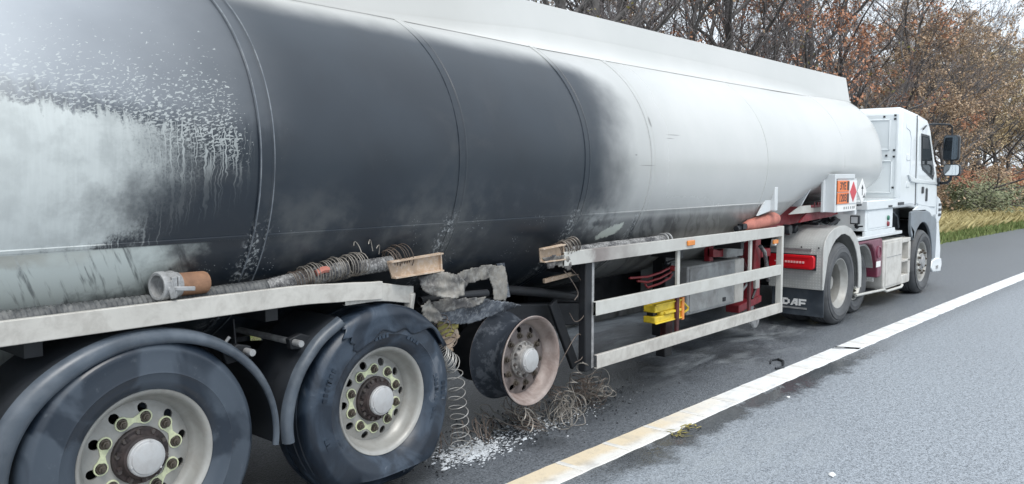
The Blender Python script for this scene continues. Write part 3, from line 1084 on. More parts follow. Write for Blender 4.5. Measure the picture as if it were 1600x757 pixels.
# ---- chassis
def chassis():
    for yy in (4.30, 5.12):
        MB().box((-.3, yy, .86), (8.35, yy + .10, .895)).box((-.3, yy + .04, .895), (8.35, yy + .06, 1.10)).box((-.3, yy, 1.10), (8.35, yy + .10, 1.135)).obj("chassis_beam", M["frame"], trailer)
    for xx in (.4, 1.2, 2.3, 3.6, 4.9, 6.4, 7.6):
        MB().box((xx, 3.62, 1.06), (xx + .07, 5.88, 1.13)).obj("cross_member", M["frame"], trailer)
    for x in (1.635, 2.965, 4.26):
        MB().cyl((x, 3.86, .53), (x, 5.64, .53), .07, 18).obj("axle", M["dark"], trailer)
        for yy in (4.05, 5.35):
            MB().lathe([(.0, -.10), (.13, -.10), (.15, -.06), (.14, -.02), (.15, .02), (.15, .07), (.13, .10), (0, .10)], 20).obj("air_bag", M["black"], trailer, 40).rotation_euler = (R(90), 0, 0)
            o = [c for c in trailer.children if c.name.startswith("air_bag")][-1]
            o.location = Vector((x - .38, yy + .15, .72)) - root_loc(trailer)
            MB().prism([(x - .55, .66), (x + .1, .60), (x + .55, .80), (x + .55, .92), (x + .43, .92), (x + .05, .50), (x - .55, .54)], yy + .0, yy + .09).obj("trailing_arm", M["dark"], trailer)
        MB().lathe([(0, 0), (.10, 0), (.115, .02), (.115, .09), (.10, .11), (.05, .12), (.05, .2), (0, .2)], 20, (x + .13, 4.16, .68)).obj("brake_chamber", M["dark"], trailer)
        MB().lathe([(.10, 0), (.21, .0), (.21, .20), (.10, .20)], 30, (x, 3.84, .535)).obj("brake_drum", M["dark"], trailer)
    # air tanks and boxes under the frame
    MB().cyl((5.15, 4.5, .72), (6.3, 4.5, .72), .15, 22).obj("air_tank", M["dark"], trailer)
    MB().box((4.95, 4.42, .56), (8.2, 5.4, 1.13)).obj("belly_box", M["dark"], trailer, bevel=.02)
    MB().box((3.2, 4.42, .62), (4.9, 5.1, 1.0)).obj("valve_box", M["dark"], trailer, bevel=.02)
    MB().box((5.05, 3.95, .62), (5.60, 4.22, .86)).obj("valve_box", M["dark"], trailer, bevel=.01)
    MB().box((2.0, 4.42, .62), (2.5, 5.05, .85)).obj("valve_box", M["dark"], trailer, bevel=.01)
    MB().box((-.35, 3.62, .72), (-.27, 5.88, .86)).obj("rear_beam", M["frame"], trailer)
    # burnt brace pipe and strut forward of the bare hub
    MB().tube([(4.25, 3.84, 1.00), (4.7, 3.82, .93), (5.20, 3.79, .835)], [.034, .034, .03], 12).obj("brace_pipe", M["dark"], trailer)
    MB().bar((4.30, 3.86, .80), (5.3, 3.84, .70), .10, .17).obj("brace_beam", M["dark"], trailer, bevel=.01)
    MB().bar((4.74, 3.72, .86), (5.02, 3.72, .34), .03, .085).obj("mudguard_stay", M["dark"], trailer, bevel=.006)
    MB().bar((4.62, 3.7, 1.03), (5.05, 3.66, 1.07), .02, .03).obj("burnt_bracket", M["rustP"], trailer, smooth=0)
chassis()

def far_wheel(x, z):
    s = sub("wheel", trailer, (x, 6.0, z))
    ty = lib(("fartyre",), lambda: MB().lathe([(r, -y_) for r, y_ in tyre_profile()], 48).mesh("tyre", M["tyre"], 50))
    rm = lib(("farrim",), lambda: MB().lathe([(r, -y_) for r, y_ in TRAILER_PROFILE], 40, closed=True).lathe([(.24, -.10), (.13, -.09), (.13, -.05), (.08, -.02), (0, -.02)], 32).mesh("rim", M["rim"], 40))
    inst("tyre", ty, s, (x, 6.0, z))
    inst("rim", rm, s, (x, 6.0, z))
for x, z in ((1.635, .52), (2.965, .52), (4.26, .52)): far_wheel(x, z)

W1 = trailer_wheel(trailer, 1.635, .560, 0, round_tyre(ro=.523), rot=.12)
W2 = trailer_wheel(trailer, 2.965, .537, 1, round_tyre(flat=.533, mat_=M["hot_tyre"], ro=.515), rot=.30)
W2["label"] = "wheel with a deflated heat scarred tyre"
W3 = trailer_wheel(trailer, 4.262, .541, 2, None, rot=.5)
W3["label"] = "bare burnt wheel hub stripped of its tyre"

# sidewall pads and lettering blocks too worn to read
def tyre_pads(ws, x, z, y=3.51, seed=1):
    rr = random.Random(seed)
    mb = MB()
    for k in range(20):
        a = rr.uniform(0, 2 * PI)
        r = rr.choice((.375, .43))
        for j in range(rr.randint(2, 5)):
            a += .07
            c, s_ = math.cos(a), math.sin(a)
            Mx = Matrix(((c, 0, -s_, x + r * c), (0, 1, 0, y - .033), (s_, 0, c, z + r * s_), (0, 0, 0, 1)))
            h = .010 if j % 2 else .008
            mb.box((-.013, -.0008, -h), (.013, .006, h), M=Mx)
    o = mb.obj("sidewall_lettering", M["hot_tyre"], ws, 0)
    o["kind"] = "stuff"
    return o
tyre_pads(W2, 2.965, .537, seed=3)

# ---- mudguards
def arc_guard(cx, cz, rx, rz, a0, a1, rag=None, name="mudguard"):
    prof = [(.000, .40), (.012, .40), (.014, .07), (.010, .03), (.0, .006), (-.022, -.012), (-.052, -.014), (-.070, -.006), (-.076, .004), (-.070, .010), (-.050, .0), (-.020, .012), (-.008, .06)]
    n = 64
    v, f = [], []
    k = len(prof)
    for i in range(n + 1):
        t = i / n
        a = R(a0 + (a1 - a0) * t)
        for j, (dr, dy) in enumerate(prof):
            aa = a
            if rag and i == n: aa += rag * (nz(j * 1.7, 3) + .4)
            wob = .004 * nz(t * 6, 2 + j * .1)
            kk = (.82 - .34 * math.cos(a)) if rag is None else .66
            rr = dr * kk + wob
            v.append((cx + (rx + rr) * math.cos(aa), 3.505 + dy, cz + (rz + rr) * math.sin(aa)))
    for i in range(n):
        for j in range(k):
            j2 = (j + 1) % k
            f.append((i * k + j, i * k + j2, (i + 1) * k + j2, (i + 1) * k + j))
    f.append(tuple(range(k)))
    f.append(tuple(n * k + j for j in range(k)))
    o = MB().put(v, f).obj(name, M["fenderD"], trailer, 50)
    rim_ = [j for j, q in enumerate(prof) if q[1] < .035]
    ev, ef = [], []
    for i in range(n + 1):
        for j in rim_:
            p = Vector(v[i * k + j])
            ev.append(p + Vector((0, -.003, 0)))
    kk = len(rim_)
    for i in range(n):
        for j in range(kk - 1): ef.append((i * kk + j, i * kk + j + 1, (i + 1) * kk + j + 1, (i + 1) * kk + j))
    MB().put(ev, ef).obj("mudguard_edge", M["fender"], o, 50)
    return o
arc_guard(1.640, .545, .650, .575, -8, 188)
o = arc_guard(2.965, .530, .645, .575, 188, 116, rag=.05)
o["label"] = "mudguard melted away at its front half"
def stay(x, z, side=1):
    MB().cyl((x, 3.50, z), (x, 4.1, z), .017, 14).obj("mudguard_stay", M["castal"], trailer)
    MB().prism([(x - .10 * side, z - .05), (x + .02 * side, z - .035), (x + .03 * side, z + .02), (x - .04 * side, z + .04), (x - .12 * side, z + .01)], 3.56, 3.60).obj("stay_clamp", M["dark"], trailer, bevel=.006)
stay(2.150, .945)
stay(2.425, .945, -1)
stay(1.03, .955, 1)
MB().tube([(2.03, 3.56, .99), (2.06, 3.55, 1.03)], .008, 8).obj("bolt", M["castal"], trailer)
MB().tube([(2.17, 3.7, 1.08), (2.155, 3.66, .95)], .006, 6).obj("cable", M["dark"], trailer)

# melted mudguard skin slumped over the deflated tyre
def draped():
    v, f = [], []
    na, nr = 70, 18
    for i in range(na + 1):
        t = i / na
        a = R(123 - 94 * t)
        for j in range(nr + 1):
            s = j / nr
            # s 0 = inner edge on the sidewall, 1 = over the tread
            low = .400 + .05 * nz(t * 7, 4.2) - .035 * sm(1 - abs(t - .1) * 7) + .115 * sm((t - .55) / .45)
            rr = low + (.538 - .014 * sm((t - .6) / .4) - low) * min(1, s / .7)
            yy = 3.474 + .011 * nz(t * 5, s * 3) * (1 if s > .1 else .3)
            if s > .45: yy += .13 * ((s - .45) / .55) ** 1.6
            aa = a
            if t < .08: aa += R(6) * nz(s * 9, 7.7) * (1 - t / .08)
            rr += .006 * nz(t * 11, s * 5 + 3)
            v.append((2.965 + rr * math.cos(aa), yy, .537 + rr * math.sin(aa)))
    for i in range(na):
        for j in range(nr):
            q = nr + 1
            f.append((i * q + j, i * q + j + 1, (i + 1) * q + j + 1, (i + 1) * q + j))
    o = MB().put(v, f).obj("melted_mudguard", M["hot_tyre"], trailer, 60, label="mudguard skin melted down over the deflated tyre")
    s = o.modifiers.new("thick", 'SOLIDIFY'); s.thickness = .012
draped()

# ---- side guards
def rail(x0, x1, z0, z1, name="guard_rail", y=YS, mm=None, sag=None, lip=True):
    """C section rail facing the road, top flange towards the frame"""
    n = max(2, int((x1 - x0) / .06))
    prof = [(0, 0), (0, 1), (.030, 1), (.030, .93), (.006, .93), (.006, .07), (.030, .07), (.030, 0)]
    v, f = [], []
    k = len(prof)
    for i in range(n + 1):
        x = x0 + (x1 - x0) * i / n
        d = sag(x) if sag else (0, 0)
        for dy, t in prof:
            v.append((x, y + dy + d[0], z0 + (z1 - z0) * t + d[1]))
    for i in range(n):
        for j in range(k):
            j2 = (j + 1) % k
            f.append((i * k + j, i * k + j2, (i + 1) * k + j2, (i + 1) * k + j))
    f += [tuple(range(k)), tuple(n * k + j for j in range(k))]
    return MB().put(v, f).obj(name, mm or M["alu"], trailer, 40, bevel=.004)
# rear run over the axles: long rail, its drooping inner continuation, top flange
def droop(x):
    s = sm((x - 2.35) / .7)
    return (.012 * s * nz(x * 3), -.030 * s + .012 * s * nz(x * 4, 3))
rail(-.35, 2.96, 1.142, 1.240, "side_rail", mm=M["aluD"], sag=droop)
def droop2(x):
    s = sm((x - 2.9) / .40)
    return (.022 + .05 * s, -.028 - .055 * s)
rail(2.72, 3.25, 1.128, 1.228, "side_rail", mm=M["aluD"], sag=droop2)
MB().bar((3.235, 3.58, 1.11), (3.225, 3.60, .96), .05, .05).obj("rail_bracket", M["aluD"], trailer, bevel=.01)
MB().box((-.35, 3.535, 1.142), (2.9, 3.80, 1.152)).obj("hose_tray", M["aluD"], trailer, 0)
rail(4.60, 8.30, 1.152, 1.252, "guard_rail", mm=M["aluS"])
rail(4.985, 8.30, .752, .857, "guard_rail", mm=M["alu"])
rail(5.005, 8.36, .352, .456, "guard_rail", mm=M["aluD"])
MB().box((4.7, 3.535, 1.152), (8.25, 3.80, 1.162)).obj("hose_tray", M["aluD"], trailer, 0)
MB().box((4.90, 3.533, .34), (4.995, 3.60, 1.15)).obj("guard_post", M["dark"], trailer, bevel=.01, label="burnt black guard post")
MB().box((4.975, 3.5315, .36), (5.003, 3.5335, 1.15)).obj("post_edge", M["castal"], trailer, 0)
MB().box((8.30, 3.497, .352), (8.345, 3.56, 1.256)).obj("guard_post", M["alu"], trailer, bevel=.006)
MB().box((8.352, 3.52, .40), (8.358, 3.58, 1.2)).obj("post_edge", M["aluD"], trailer, 0)
for xx in (6.25, 7.655):
    MB().box((xx - .022, 3.535, .80), (xx + .022, 3.56, 1.2)).obj("guard_post", M["alu"], trailer, bevel=.004)
    MB().box((xx - .022, 3.535, .40), (xx + .022, 3.56, .80)).obj("guard_post", M["redD"], trailer, bevel=.004)
for (xx, zz, yy) in ((6.37, 1.205, 3.492), (8.20, 1.10, 3.53)):
    MB().box((xx - .06, yy - .012, zz - .022), (xx + .06, yy + .006, zz + .022)).obj("side_marker", M["amber"], trailer, bevel=.006)

# ---- torn and melted plates between the axles
def torn(outline, hole, y, name, mm, cell=.0075, crump=.03, seed=0., thick=.006, label=None):
    xs = [p[0] for p in outline]
    zs = [p[1] for p in outline]
    x0, x1, z0, z1 = min(xs), max(xs), min(zs), max(zs)
    def inside(poly, x, z):
        c = False
        n = len(poly)
        for i in range(n):
            (ax, az), (bx, bz) = poly[i], poly[(i + 1) % n]
            if (az > z) != (bz > z) and x < (bx - ax) * (z - az) / (bz - az) + ax: c = not c
        return c
    nx, nz_ = int((x1 - x0) / cell) + 2, int((z1 - z0) / cell) + 2
    idx, v, f = {}, [], []
    def vert(i, j):
        if (i, j) not in idx:
            x, z = x0 + i * cell, z0 + j * cell
            idx[i, j] = len(v)
            yy = y(x, z) if callable(y) else y
            v.append((x + cell * .45 * nz(i * .9 + seed, j * .9), yy + crump * nz(x * 9 + seed, z * 9) + crump * .5 * nz(x * 26, z * 26 + seed), z + cell * .45 * nz(i * .9, j * .9 + 7 + seed)))
        return idx[i, j]
    for i in range(nx):
        for j in range(nz_):
            x, z = x0 + (i + .5) * cell, z0 + (j + .5) * cell
            jx, jz = .012 * nz(x * 14 + seed, z * 14), .012 * nz(x * 14, z * 14 + 5 + seed)
            hx, hz = .030 * nz(x * 22 + seed, z * 22), .030 * nz(x * 22, z * 22 + 5 + seed)
            if inside(outline, x + jx, z + jz) and not (hole and inside(hole, x + hx, z + hz)):
                f.append((vert(i, j), vert(i + 1, j), vert(i + 1, j + 1), vert(i, j + 1)))
    o = MB().put(v, f).obj(name, mm, trailer, 60, label=label)
    s = o.modifiers.new("thick", 'SOLIDIFY'); s.thickness = thick; s.offset = 1
    return o
def channel(q, name, label=None):
    """straight C channel end: web, two lips, cut end"""
    (a, b, c, d) = q
    o = MB().prism(q, 3.528, 3.536).prism([a, b, (b[0], b[1] + .008), (a[0], a[1] + .008)], 3.495, 3.536).prism([d, c, (c[0], c[1] - .008), (d[0], d[1] - .008)], 3.495, 3.536).prism([(b[0] - .008, b[1]), b, c, (c[0] - .008, c[1])], 3.51, 3.528).obj(name, M["rustP"], trailer, 0, label=label)
    return o
channel([(3.02, 1.305), (3.42, 1.325), (3.425, 1.232), (3.05, 1.222)], "channel_stub", "heat browned end of the hose channel")
torn([(3.26, 1.20), (3.40, 1.225), (3.55, 1.195), (3.66, 1.12), (3.64, 1.075), (3.50, 1.055), (3.38, 1.075), (3.28, 1.12)], None, lambda x, z: 3.57 - .09 * math.sin(min(1, max(0, (x - 3.22) / .5)) * PI), "melted_lump", M["melt"], crump=.028, seed=2, label="crumpled lump of melted aluminium")
torn([(3.60, 1.13), (3.78, 1.185), (4.02, 1.20), (4.18, 1.175), (4.215, 1.02), (4.20, .93), (4.09, .95), (4.06, 1.05), (4.02, 1.105), (3.90, 1.10), (3.76, 1.075), (3.62, 1.035)],
     [(3.70, 1.085), (3.74, 1.10), (3.78, 1.085), (3.74, 1.07)], lambda x, z: 3.68 + .04 * (1.2 - z), "torn_plate", M["melt"], crump=.009, seed=3, label="torn burnt plate with a hole melted through it")
MB().prism([(3.60, .93), (3.90, .98), (4.20, .95), (4.16, 1.19), (4.24, 1.19), (4.30, .95)], 3.74, 3.75).obj("bracket_plate", M["meltD"], trailer, 0)
torn([(3.42, 1.015), (3.62, 1.01), (3.90, .985), (4.22, .925), (4.30, .90), (4.05, .865), (3.85, .835), (3.66, .85), (3.45, .93)], None, lambda x, z: 3.62 + .35 * (.98 - z), "sagged_plate", M["meltD"], crump=.010, seed=5, label="sooted plate sagging under the melted bracket")
torn([(3.42, 1.03), (3.62, 1.03), (3.90, 1.005), (3.86, .965), (3.55, .955), (3.45, .97)], None, 3.60, "sagged_plate", M["melt"], crump=.014, seed=9)
MB().tube([(3.38, 3.66, 1.035), (3.62, 3.65, 1.035), (3.95, 3.64, 1.022)], .026, 12, cap=False).obj("charred_pipe", M["dark"], trailer)
MB().lathe([(.026, 0), (.016, 0), (.016, .02), (.026, .02)], 16).obj("pipe_end", M["dark"], trailer)
o = [c for c in trailer.children if c.name.startswith("pipe_end")][-1]
o.location = Vector((3.955, 3.64, 1.022)) - root_loc(trailer); o.rotation_euler = (0, 0, R(90))
torn([(3.30, 1.02), (3.36, 1.06), (3.42, .98), (3.47, .93), (3.42, .905), (3.35, .925)], None, 3.56, "melted_drip", M["melt"], cell=.011, crump=.03, seed=6)
torn([(3.60, .83), (3.78, .84), (3.80, .74), (3.74, .66), (3.66, .70), (3.62, .76)], None, 3.75, "melted_drip", M["rustP"], cell=.012, crump=.03, seed=8)
torn([(3.52, .90), (3.66, .90), (3.72, .83), (3.64, .78), (3.54, .80)], None, 3.66, "scorched_bracket", M["leafY"], cell=.012, crump=.03, seed=11)
channel([(4.36, 1.285), (4.61, 1.30), (4.61, 1.205), (4.37, 1.205)], "channel_stub")
torn([(4.36, 1.225), (4.50, 1.235), (4.64, 1.22), (4.68, 1.16), (4.66, 1.11), (4.60, 1.15), (4.50, 1.17), (4.42, 1.15)], None, 3.50, "melted_drip", M["melt"], cell=.011, crump=.02, seed=13)

# ---- gear inside the front guard: landing legs, cabinet, boxes, lines
def guard_gear():
    MB().box((6.62, 3.88, .30), (6.84, 4.02, 1.15)).box((6.66, 3.90, .10), (6.80, 4.0, .30)).obj("landing_leg", M["frame"], trailer, bevel=.01)
    MB().box((6.33, 3.70, .36), (6.45, 3.76, .80)).obj("bracket_post", M["redD"], trailer, bevel=.008)
    MB().prism([(8.38, .38), (8.60, .38), (8.60, 1.15), (8.48, 1.15)], 3.86, 4.0).obj("landing_leg", M["red"], trailer, bevel=.01)
    MB().box((8.44, 3.90, .16), (8.54, 3.98, .40)).obj("leg_ram", M["castal"], trailer, bevel=.005)
    MB().lathe([(0, 0), (.085, 0), (.10, .012), (.10, .035), (.085, .045), (0, .045)], 24, (8.56, 3.88, .20)).obj("foot_disc", M["castal"], trailer)
    MB().prism([(8.05, .34), (8.60, .40), (8.60, .47), (8.05, .42)], 3.84, 3.99).obj("leg_brace", M["red"], trailer, bevel=.006)
    MB().box((7.42, 3.86, .90), (7.50, 3.92, 1.16)).obj("red_bracket", M["red"], trailer, bevel=.005)
    MB().prism([(7.36, 1.10), (7.95, 1.10), (7.95, 1.16), (7.36, 1.16)], 3.85, 3.90).obj("red_bracket", M["red"], trailer)
    MB().prism([(7.42, .98), (7.62, .97), (7.70, 1.03), (7.95, 1.05), (7.95, 1.09), (7.66, 1.06), (7.58, 1.03), (7.42, 1.06)], 3.82, 3.88).obj("red_bracket", M["red"], trailer)
    # cabinet: body, door face with raised edge, small box on top
    c = MB().box((6.86, 3.79, .475), (7.84, 4.30, .935)).obj("cabinet", M["cabinet"], trailer, bevel=.012)
    MB().box((6.90, 3.782, .50), (7.80, 3.792, .91)).obj("cabinet_door", M["cabinet"], c, bevel=.006)
    MB().box((7.842, 3.79, .475), (8.05, 4.30, .925)).obj("cabinet_side", M["cream"], c, bevel=.012)  # paler than the face, whose shade is put into its colour
    for xx in (7.56,): MB().box((xx, 3.775, .53), (xx + .06, 3.785, .57)).obj("latch", M["black"], c)
    MB().box((7.63, 3.78, .955), (8.0, 3.95, 1.06)).obj("junction_box", M["cabinet"], trailer, bevel=.012)
    # lines and couplings
    rr = random.Random(4)
    for k in range(3):
        z = 1.02 - .035 * k
        MB().tube([(5.80 + .12 * k, 3.74, z - .085), (6.05, 3.72, z - .095 - .012 * k), (6.25, 3.72, z - .08 - .012 * k), (6.42, 3.72, z - .05 - .01 * k), (6.5, 3.74, z - .04)], .010, 7).obj("air_line", M["red"], trailer)
    MB().box((6.46, 3.73, .88), (6.60, 3.82, 1.01)).cyl((6.52, 3.72, .95), (6.52, 3.68, .95), .03, 10).cyl((6.42, 3.76, 1.0), (6.60, 3.76, 1.02), .02, 8).obj("valve", M["black"], trailer, bevel=.006)
    MB().lathe([(0, 0), (.02, 0), (.024, .02), (.024, .04), (0, .04)], 12, (6.27, 3.58, .985)).obj("red_knob", M["red"], trailer)
    for k in range(9):
        x = 8.42 + rr.uniform(0, .35)
        y = 3.85 + rr.uniform(.05, .4)
        z = 1.10 - rr.uniform(0, .15)
        pts = [(x, y, z)]
        for j in range(6):
            pts.append((x + .12 * math.sin(j * 1.1 + k), y + .10 * math.cos(j * .9 + k * 2), z - .115 * (j + 1)))
        MB().tube(pts, rr.choice((.012, .016, .022)), 7).obj("air_line", M[rr.choice(("black", "castal", "redD", "hoseA"))], trailer)
    MB().tube([(8.48, 3.82, 1.02), (8.56, 3.80, .95), (8.62, 3.80, .80), (8.72, 3.82, .62)], .022, 9).obj("coupling_hose", M["hoseA"], trailer)
    MB().box((8.55, 3.95, .86), (8.85, 4.2, 1.0)).obj("valve", M["black"], trailer, bevel=.01)
    MB().box((8.62, 3.86, .88), (8.86, 3.94, .97)).obj("red_valve", M["red"], trailer, bevel=.01)
    MB().box((8.40, 3.62, 1.04), (8.55, 3.66, 1.10)).obj("white_clip", M["label"], trailer, bevel=.004)
    MB().box((8.42, 3.83, .56), (8.52, 3.86, .72)).obj("white_clip", M["cream"], trailer, bevel=.004)
guard_gear()

# ---- front frame, gussets, hazard board
def neck():
    MB().prism([(8.0, 1.15), (10.9, 1.27), (10.9, 1.40), (9.9, 1.42), (8.3, 1.40), (7.6, 1.30)], 3.86, 3.94).obj("neck_frame", M["red"], trailer, bevel=.006)
    MB().prism([(8.2, 1.18), (10.9, 1.27), (10.9, 1.36), (8.2, 1.36)], 5.56, 5.64).obj("neck_frame", M["red"], trailer, bevel=.006)
    MB().box((8.3, 3.94, 1.24), (11.2, 5.56, 1.36)).obj("coupler_plate", M["redD"], trailer, bevel=.01)
    MB().prism([(8.95, 1.345), (9.25, 1.43), (10.2, 1.43), (10.2, 1.345)], 3.70, 3.712).obj("neck_panel", M["cream"], trailer, 0, label="cream panel with flaking red paint")
    torn([(9.45, 1.44), (10.2, 1.45), (10.2, 1.40), (9.9, 1.405), (9.6, 1.41)], None, 3.695, "paint_flake", M["red"], cell=.03, crump=.004, seed=21)
    MB().prism([(9.3, 1.24), (10.3, 1.27), (10.5, 1.33), (9.5, 1.34)], 3.72, 3.74).obj("neck_panel", M["red"], trailer, 0)
    MB().box((8.10, 3.50, 1.42), (8.17, 3.80, 1.66)).obj("gusset", M["white"], trailer, bevel=.006)
    MB().prism([(7.80, 1.38), (8.10, 1.42), (8.10, 1.66), (8.06, 1.60)], 3.545, 3.56).obj("gusset", M["white"], trailer, 0)
    MB().prism([(3.72, 1.42), (3.56, 1.72), (3.60, 1.72), (3.98, 1.42)], 9.30, 9.33, 'X').obj("saddle_plate", M["white"], trailer, 0)
    # cable loom and couplings over the tractor frame
    rr = random.Random(9)
    for k in range(9):
        pts = []
        y0 = 3.75 + rr.uniform(0, .8)
        z0 = 1.16 + rr.uniform(0, .08)
        for j in range(8):
            t = j / 7
            pts.append((8.5 + 2.35 * t, y0 + .10 * math.sin(t * 5 + k), z0 - .10 * math.sin(t * PI) * rr.uniform(.5, 1.2)))
        MB().tube(pts, rr.choice((.014, .018, .024)), 7).obj("air_line", M["black"], trailer)
    for (x, y, z) in ((9.2, 3.78, 1.16), (9.55, 3.85, 1.14), (10.0, 3.76, 1.15), (9.85, 3.95, 1.12)):
        MB().lathe([(0, 0), (.05, 0), (.06, .02), (.06, .10), (.04, .12), (0, .12)], 14, (x, y, z)).obj("line_coupling", M["black"], trailer)
neck()

def text_mesh(txt, size, name, mm, parent, origin, ux, uz, depth=.002, bold=.0):
    """raised lettering; ux and uz are the world directions of writing and of up"""
    cu = bpy.data.curves.new(name, 'FONT')
    cu.body = txt
    cu.size = size
    cu.extrude = depth
    cu.offset = bold
    cu.align_x = 'CENTER'
    cu.align_y = 'CENTER'
    cu.resolution_u = 3
    tmp = bpy.data.objects.new(name, cu)
    COL.objects.link(tmp)
    dg = bpy.context.evaluated_depsgraph_get()
    me = bpy.data.meshes.new_from_object(tmp.evaluated_get(dg))
    bpy.data.objects.remove(tmp)
    ux, uz = Vector(ux), Vector(uz)
    un = ux.cross(uz)
    Mx = Matrix((ux, uz, un)).transposed().to_4x4()
    Mx.translation = Vector(origin)
    me.transform(Mx)
    me.materials.clear()
    me.materials.append(mm)
    o = bpy.data.objects.new(name, me)
    return link(o, parent)

def hazard():
    b = MB()
    b.box((9.66, 3.46, 1.35), (9.70, 3.60, 1.79)).box((9.70, 3.462, 1.735), (10.32, 3.49, 1.79)).box((9.70, 3.475, 1.345), (10.42, 3.50, 1.735))
    b.prism([(9.60, 1.70), (9.66, 1.77), (9.66, 1.35), (9.60, 1.35)], 3.57, 3.60)
    board = b.obj("hazard_board", M["white"], trailer, bevel=.004)
    MB().box((9.701, 3.468, 1.43), (9.745, 3.4745, 1.735)).obj("board_slot", M["black"], board, 0)
    for z0, z1, tx in ((1.582, 1.712, "3YE"), (1.442, 1.572, "1203")):
        MB().box((9.75, 3.462, z0), (10.13, 3.4745, z1)).obj("orange_plate", M["orange"], board, bevel=.003)
        text_mesh(tx, .125, "plate_number", M["black"], board, (9.92, 3.461, (z0 + z1) / 2), (1, 0, 0), (0, 0, 1), .001, .002)
    MB().box((10.06, 3.459, 1.60), (10.115, 3.4618, 1.705)).box((10.06, 3.459, 1.455), (10.115, 3.4618, 1.56)).obj("plate_clip", M["black"], board, 0)
    MB().box((10.145, 3.464, 1.442), (10.40, 3.4745, 1.712)).obj("label_panel", M["label"], board, 0)
    MB().prism([(10.272, 1.455), (10.385, 1.577), (10.272, 1.70), (10.160, 1.577)], 3.4605, 3.4638).obj("flame_diamond", mat("warning_red", (.62, .05, .07), .4), board, 0)
    MB().box((9.76, 3.466, 1.352), (10.40, 3.4745, 1.425)).obj("phone_strip", M["label"], board, 0)
    for i, xx in enumerate((9.97, 10.04, 10.11, 10.19, 10.26, 10.31)):
        MB().box((xx, 3.4645, 1.375), (xx + .035, 3.4658, 1.405)).obj("faded_print", M["cabinet"], board, 0)
    MB().box((10.40, 3.44, 1.40), (10.52, 3.46, 1.425)).obj("board_latch", M["black"], board, 0)
    dm = MB().prism([(10.56, 1.42), (10.72, 1.575), (10.56, 1.735), (10.40, 1.575)], 3.452, 3.458).obj("environment_mark", M["label"], trailer, 0)
    MB().box((10.55, 3.4505, 1.53), (10.57, 3.4518, 1.63)).prism([(10.52, 1.61), (10.56, 1.66), (10.60, 1.61)], 3.4505, 3.4518).prism([(10.58, 1.50), (10.66, 1.50), (10.64, 1.53), (10.66, 1.56)], 3.4505, 3.4518).obj("tree_symbol", M["black"], dm, 0)
    MB().box((10.34, 3.46, 1.30), (10.40, 3.60, 1.36)).obj("board_bracket", M["white"], trailer, 0)
hazard()
# ================================================================== tractor
truck = thing("tractor_truck", (11.5, YC, 0), "white tractor lorry coupled under the front of the tanker, facing away", "truck")

def dual_wheel():
    x, z = 10.0, .49
    for k, y in enumerate((3.50, 3.84)):
        s = sub("wheel", truck, (x, y, z))
        ty = lib(("t315",), lambda: MB().lathe(tyre_profile(.492, .29, .298), 80).mesh("tyre", M["dusty"], 50))
        inst("tyre", ty, s, (x, y, z))
        prof = [(.300, 0), (.304, .004), (.300, .012), (.289, .02), (.286, .25), (.304, .262), (.300, .265), (.262, .25), (.238, .21), (.238, .07), (.262, .045), (.276, .02), (.290, .002)]
        rm = lib(("rdual",), lambda: MB().lathe(prof, 64, closed=True).mesh("rim", M["rim"], 40))
        inst("rim", rm, s, (x, y, z))
        if k == 0:
            d = lib(("ddual",), lambda: disc_with_holes(10, .10, .24, .195, .022, lambda r: .205 - max(0, .17 - r) * .5).lathe([(.10, .20), (.10, .12), (.08, .10), (0, .10)], 30).mesh("wheel_disc", M["rim"], 40))
            inst("wheel_disc", d, s, (x, y, z))
            for j in range(10):
                a = j * PI / 5
                inst("wheel_nut", lib(("nut",), None), s, (x + .1675 * math.cos(a), y + .19, z + .1675 * math.sin(a)))
    s = sub("wheel", truck, (x, 6.0, z))
    inst("tyre", lib(("t315f",), lambda: MB().lathe([(r, -y_) for r, y_ in tyre_profile(.492, .58, .298)], 40).mesh("tyre", M["dusty"], 50)), s, (x, 6.0, z))
    inst("rim", lib(("farrim",), None), s, (x, 6.0, z))
    MB().cyl((x, 3.9, z), (x, 5.6, z), .10, 20).lathe([(0, -.22), (.14, -.2), (.22, -.1), (.22, .1), (.14, .2), (0, .22)], 24, (x, 4.75, z)).obj("axle", M["dark"], truck)
dual_wheel()

def small_axle():
    x, z, y = 10.96, .405, 3.64
    s = sub("wheel", truck, (x, y, z))
    k = .80
    inst("tyre", lib(("tsm",), lambda: MB().lathe(tyre_profile(.405, .26, .235), 72).mesh("tyre", M["dusty"], 50)), s, (x, y, z))
    prof = [(r * .785, y_ * .8) for r, y_ in TRAILER_PROFILE]
    inst("rim", lib(("rsm",), lambda: MB().lathe(prof, 56, closed=True).mesh("rim", M["alu"], 40)), s, (x, y, z))
    inst("wheel_disc", lib(("dsm",), lambda: disc_with_holes(10, .10, .19, .168, .013, lambda r: .02 + max(0, r - .12) * .8).lathe([(.10, .02), (.085, -.03), (.05, -.045), (0, -.045)], 28).mesh("wheel_disc", M["alu"], 40)), s, (x, y, z))
    for j in range(10):
        a = j * PI / 5
        p = (x + .130 * math.cos(a), y + .022, z + .130 * math.sin(a))
        inst("wheel_nut", lib(("nut",), None), s, p)
        i_ = inst("nut_indicator", lib(("ind",), None), s, p)
        i_.rotation_euler = (0, -(a + PI / 2), 0)
    s = sub("wheel", truck, (x, 5.86, z))
    inst("tyre", lib(("tsmf",), lambda: MB().lathe([(r, -y_) for r, y_ in tyre_profile(.405, .26, .235)], 40).mesh("tyre", M["dusty"], 50)), s, (x, 5.86, z))
    MB().cyl((x, 3.9, z), (x, 5.6, z), .06, 16).obj("axle", M["dark"], truck)
small_axle()

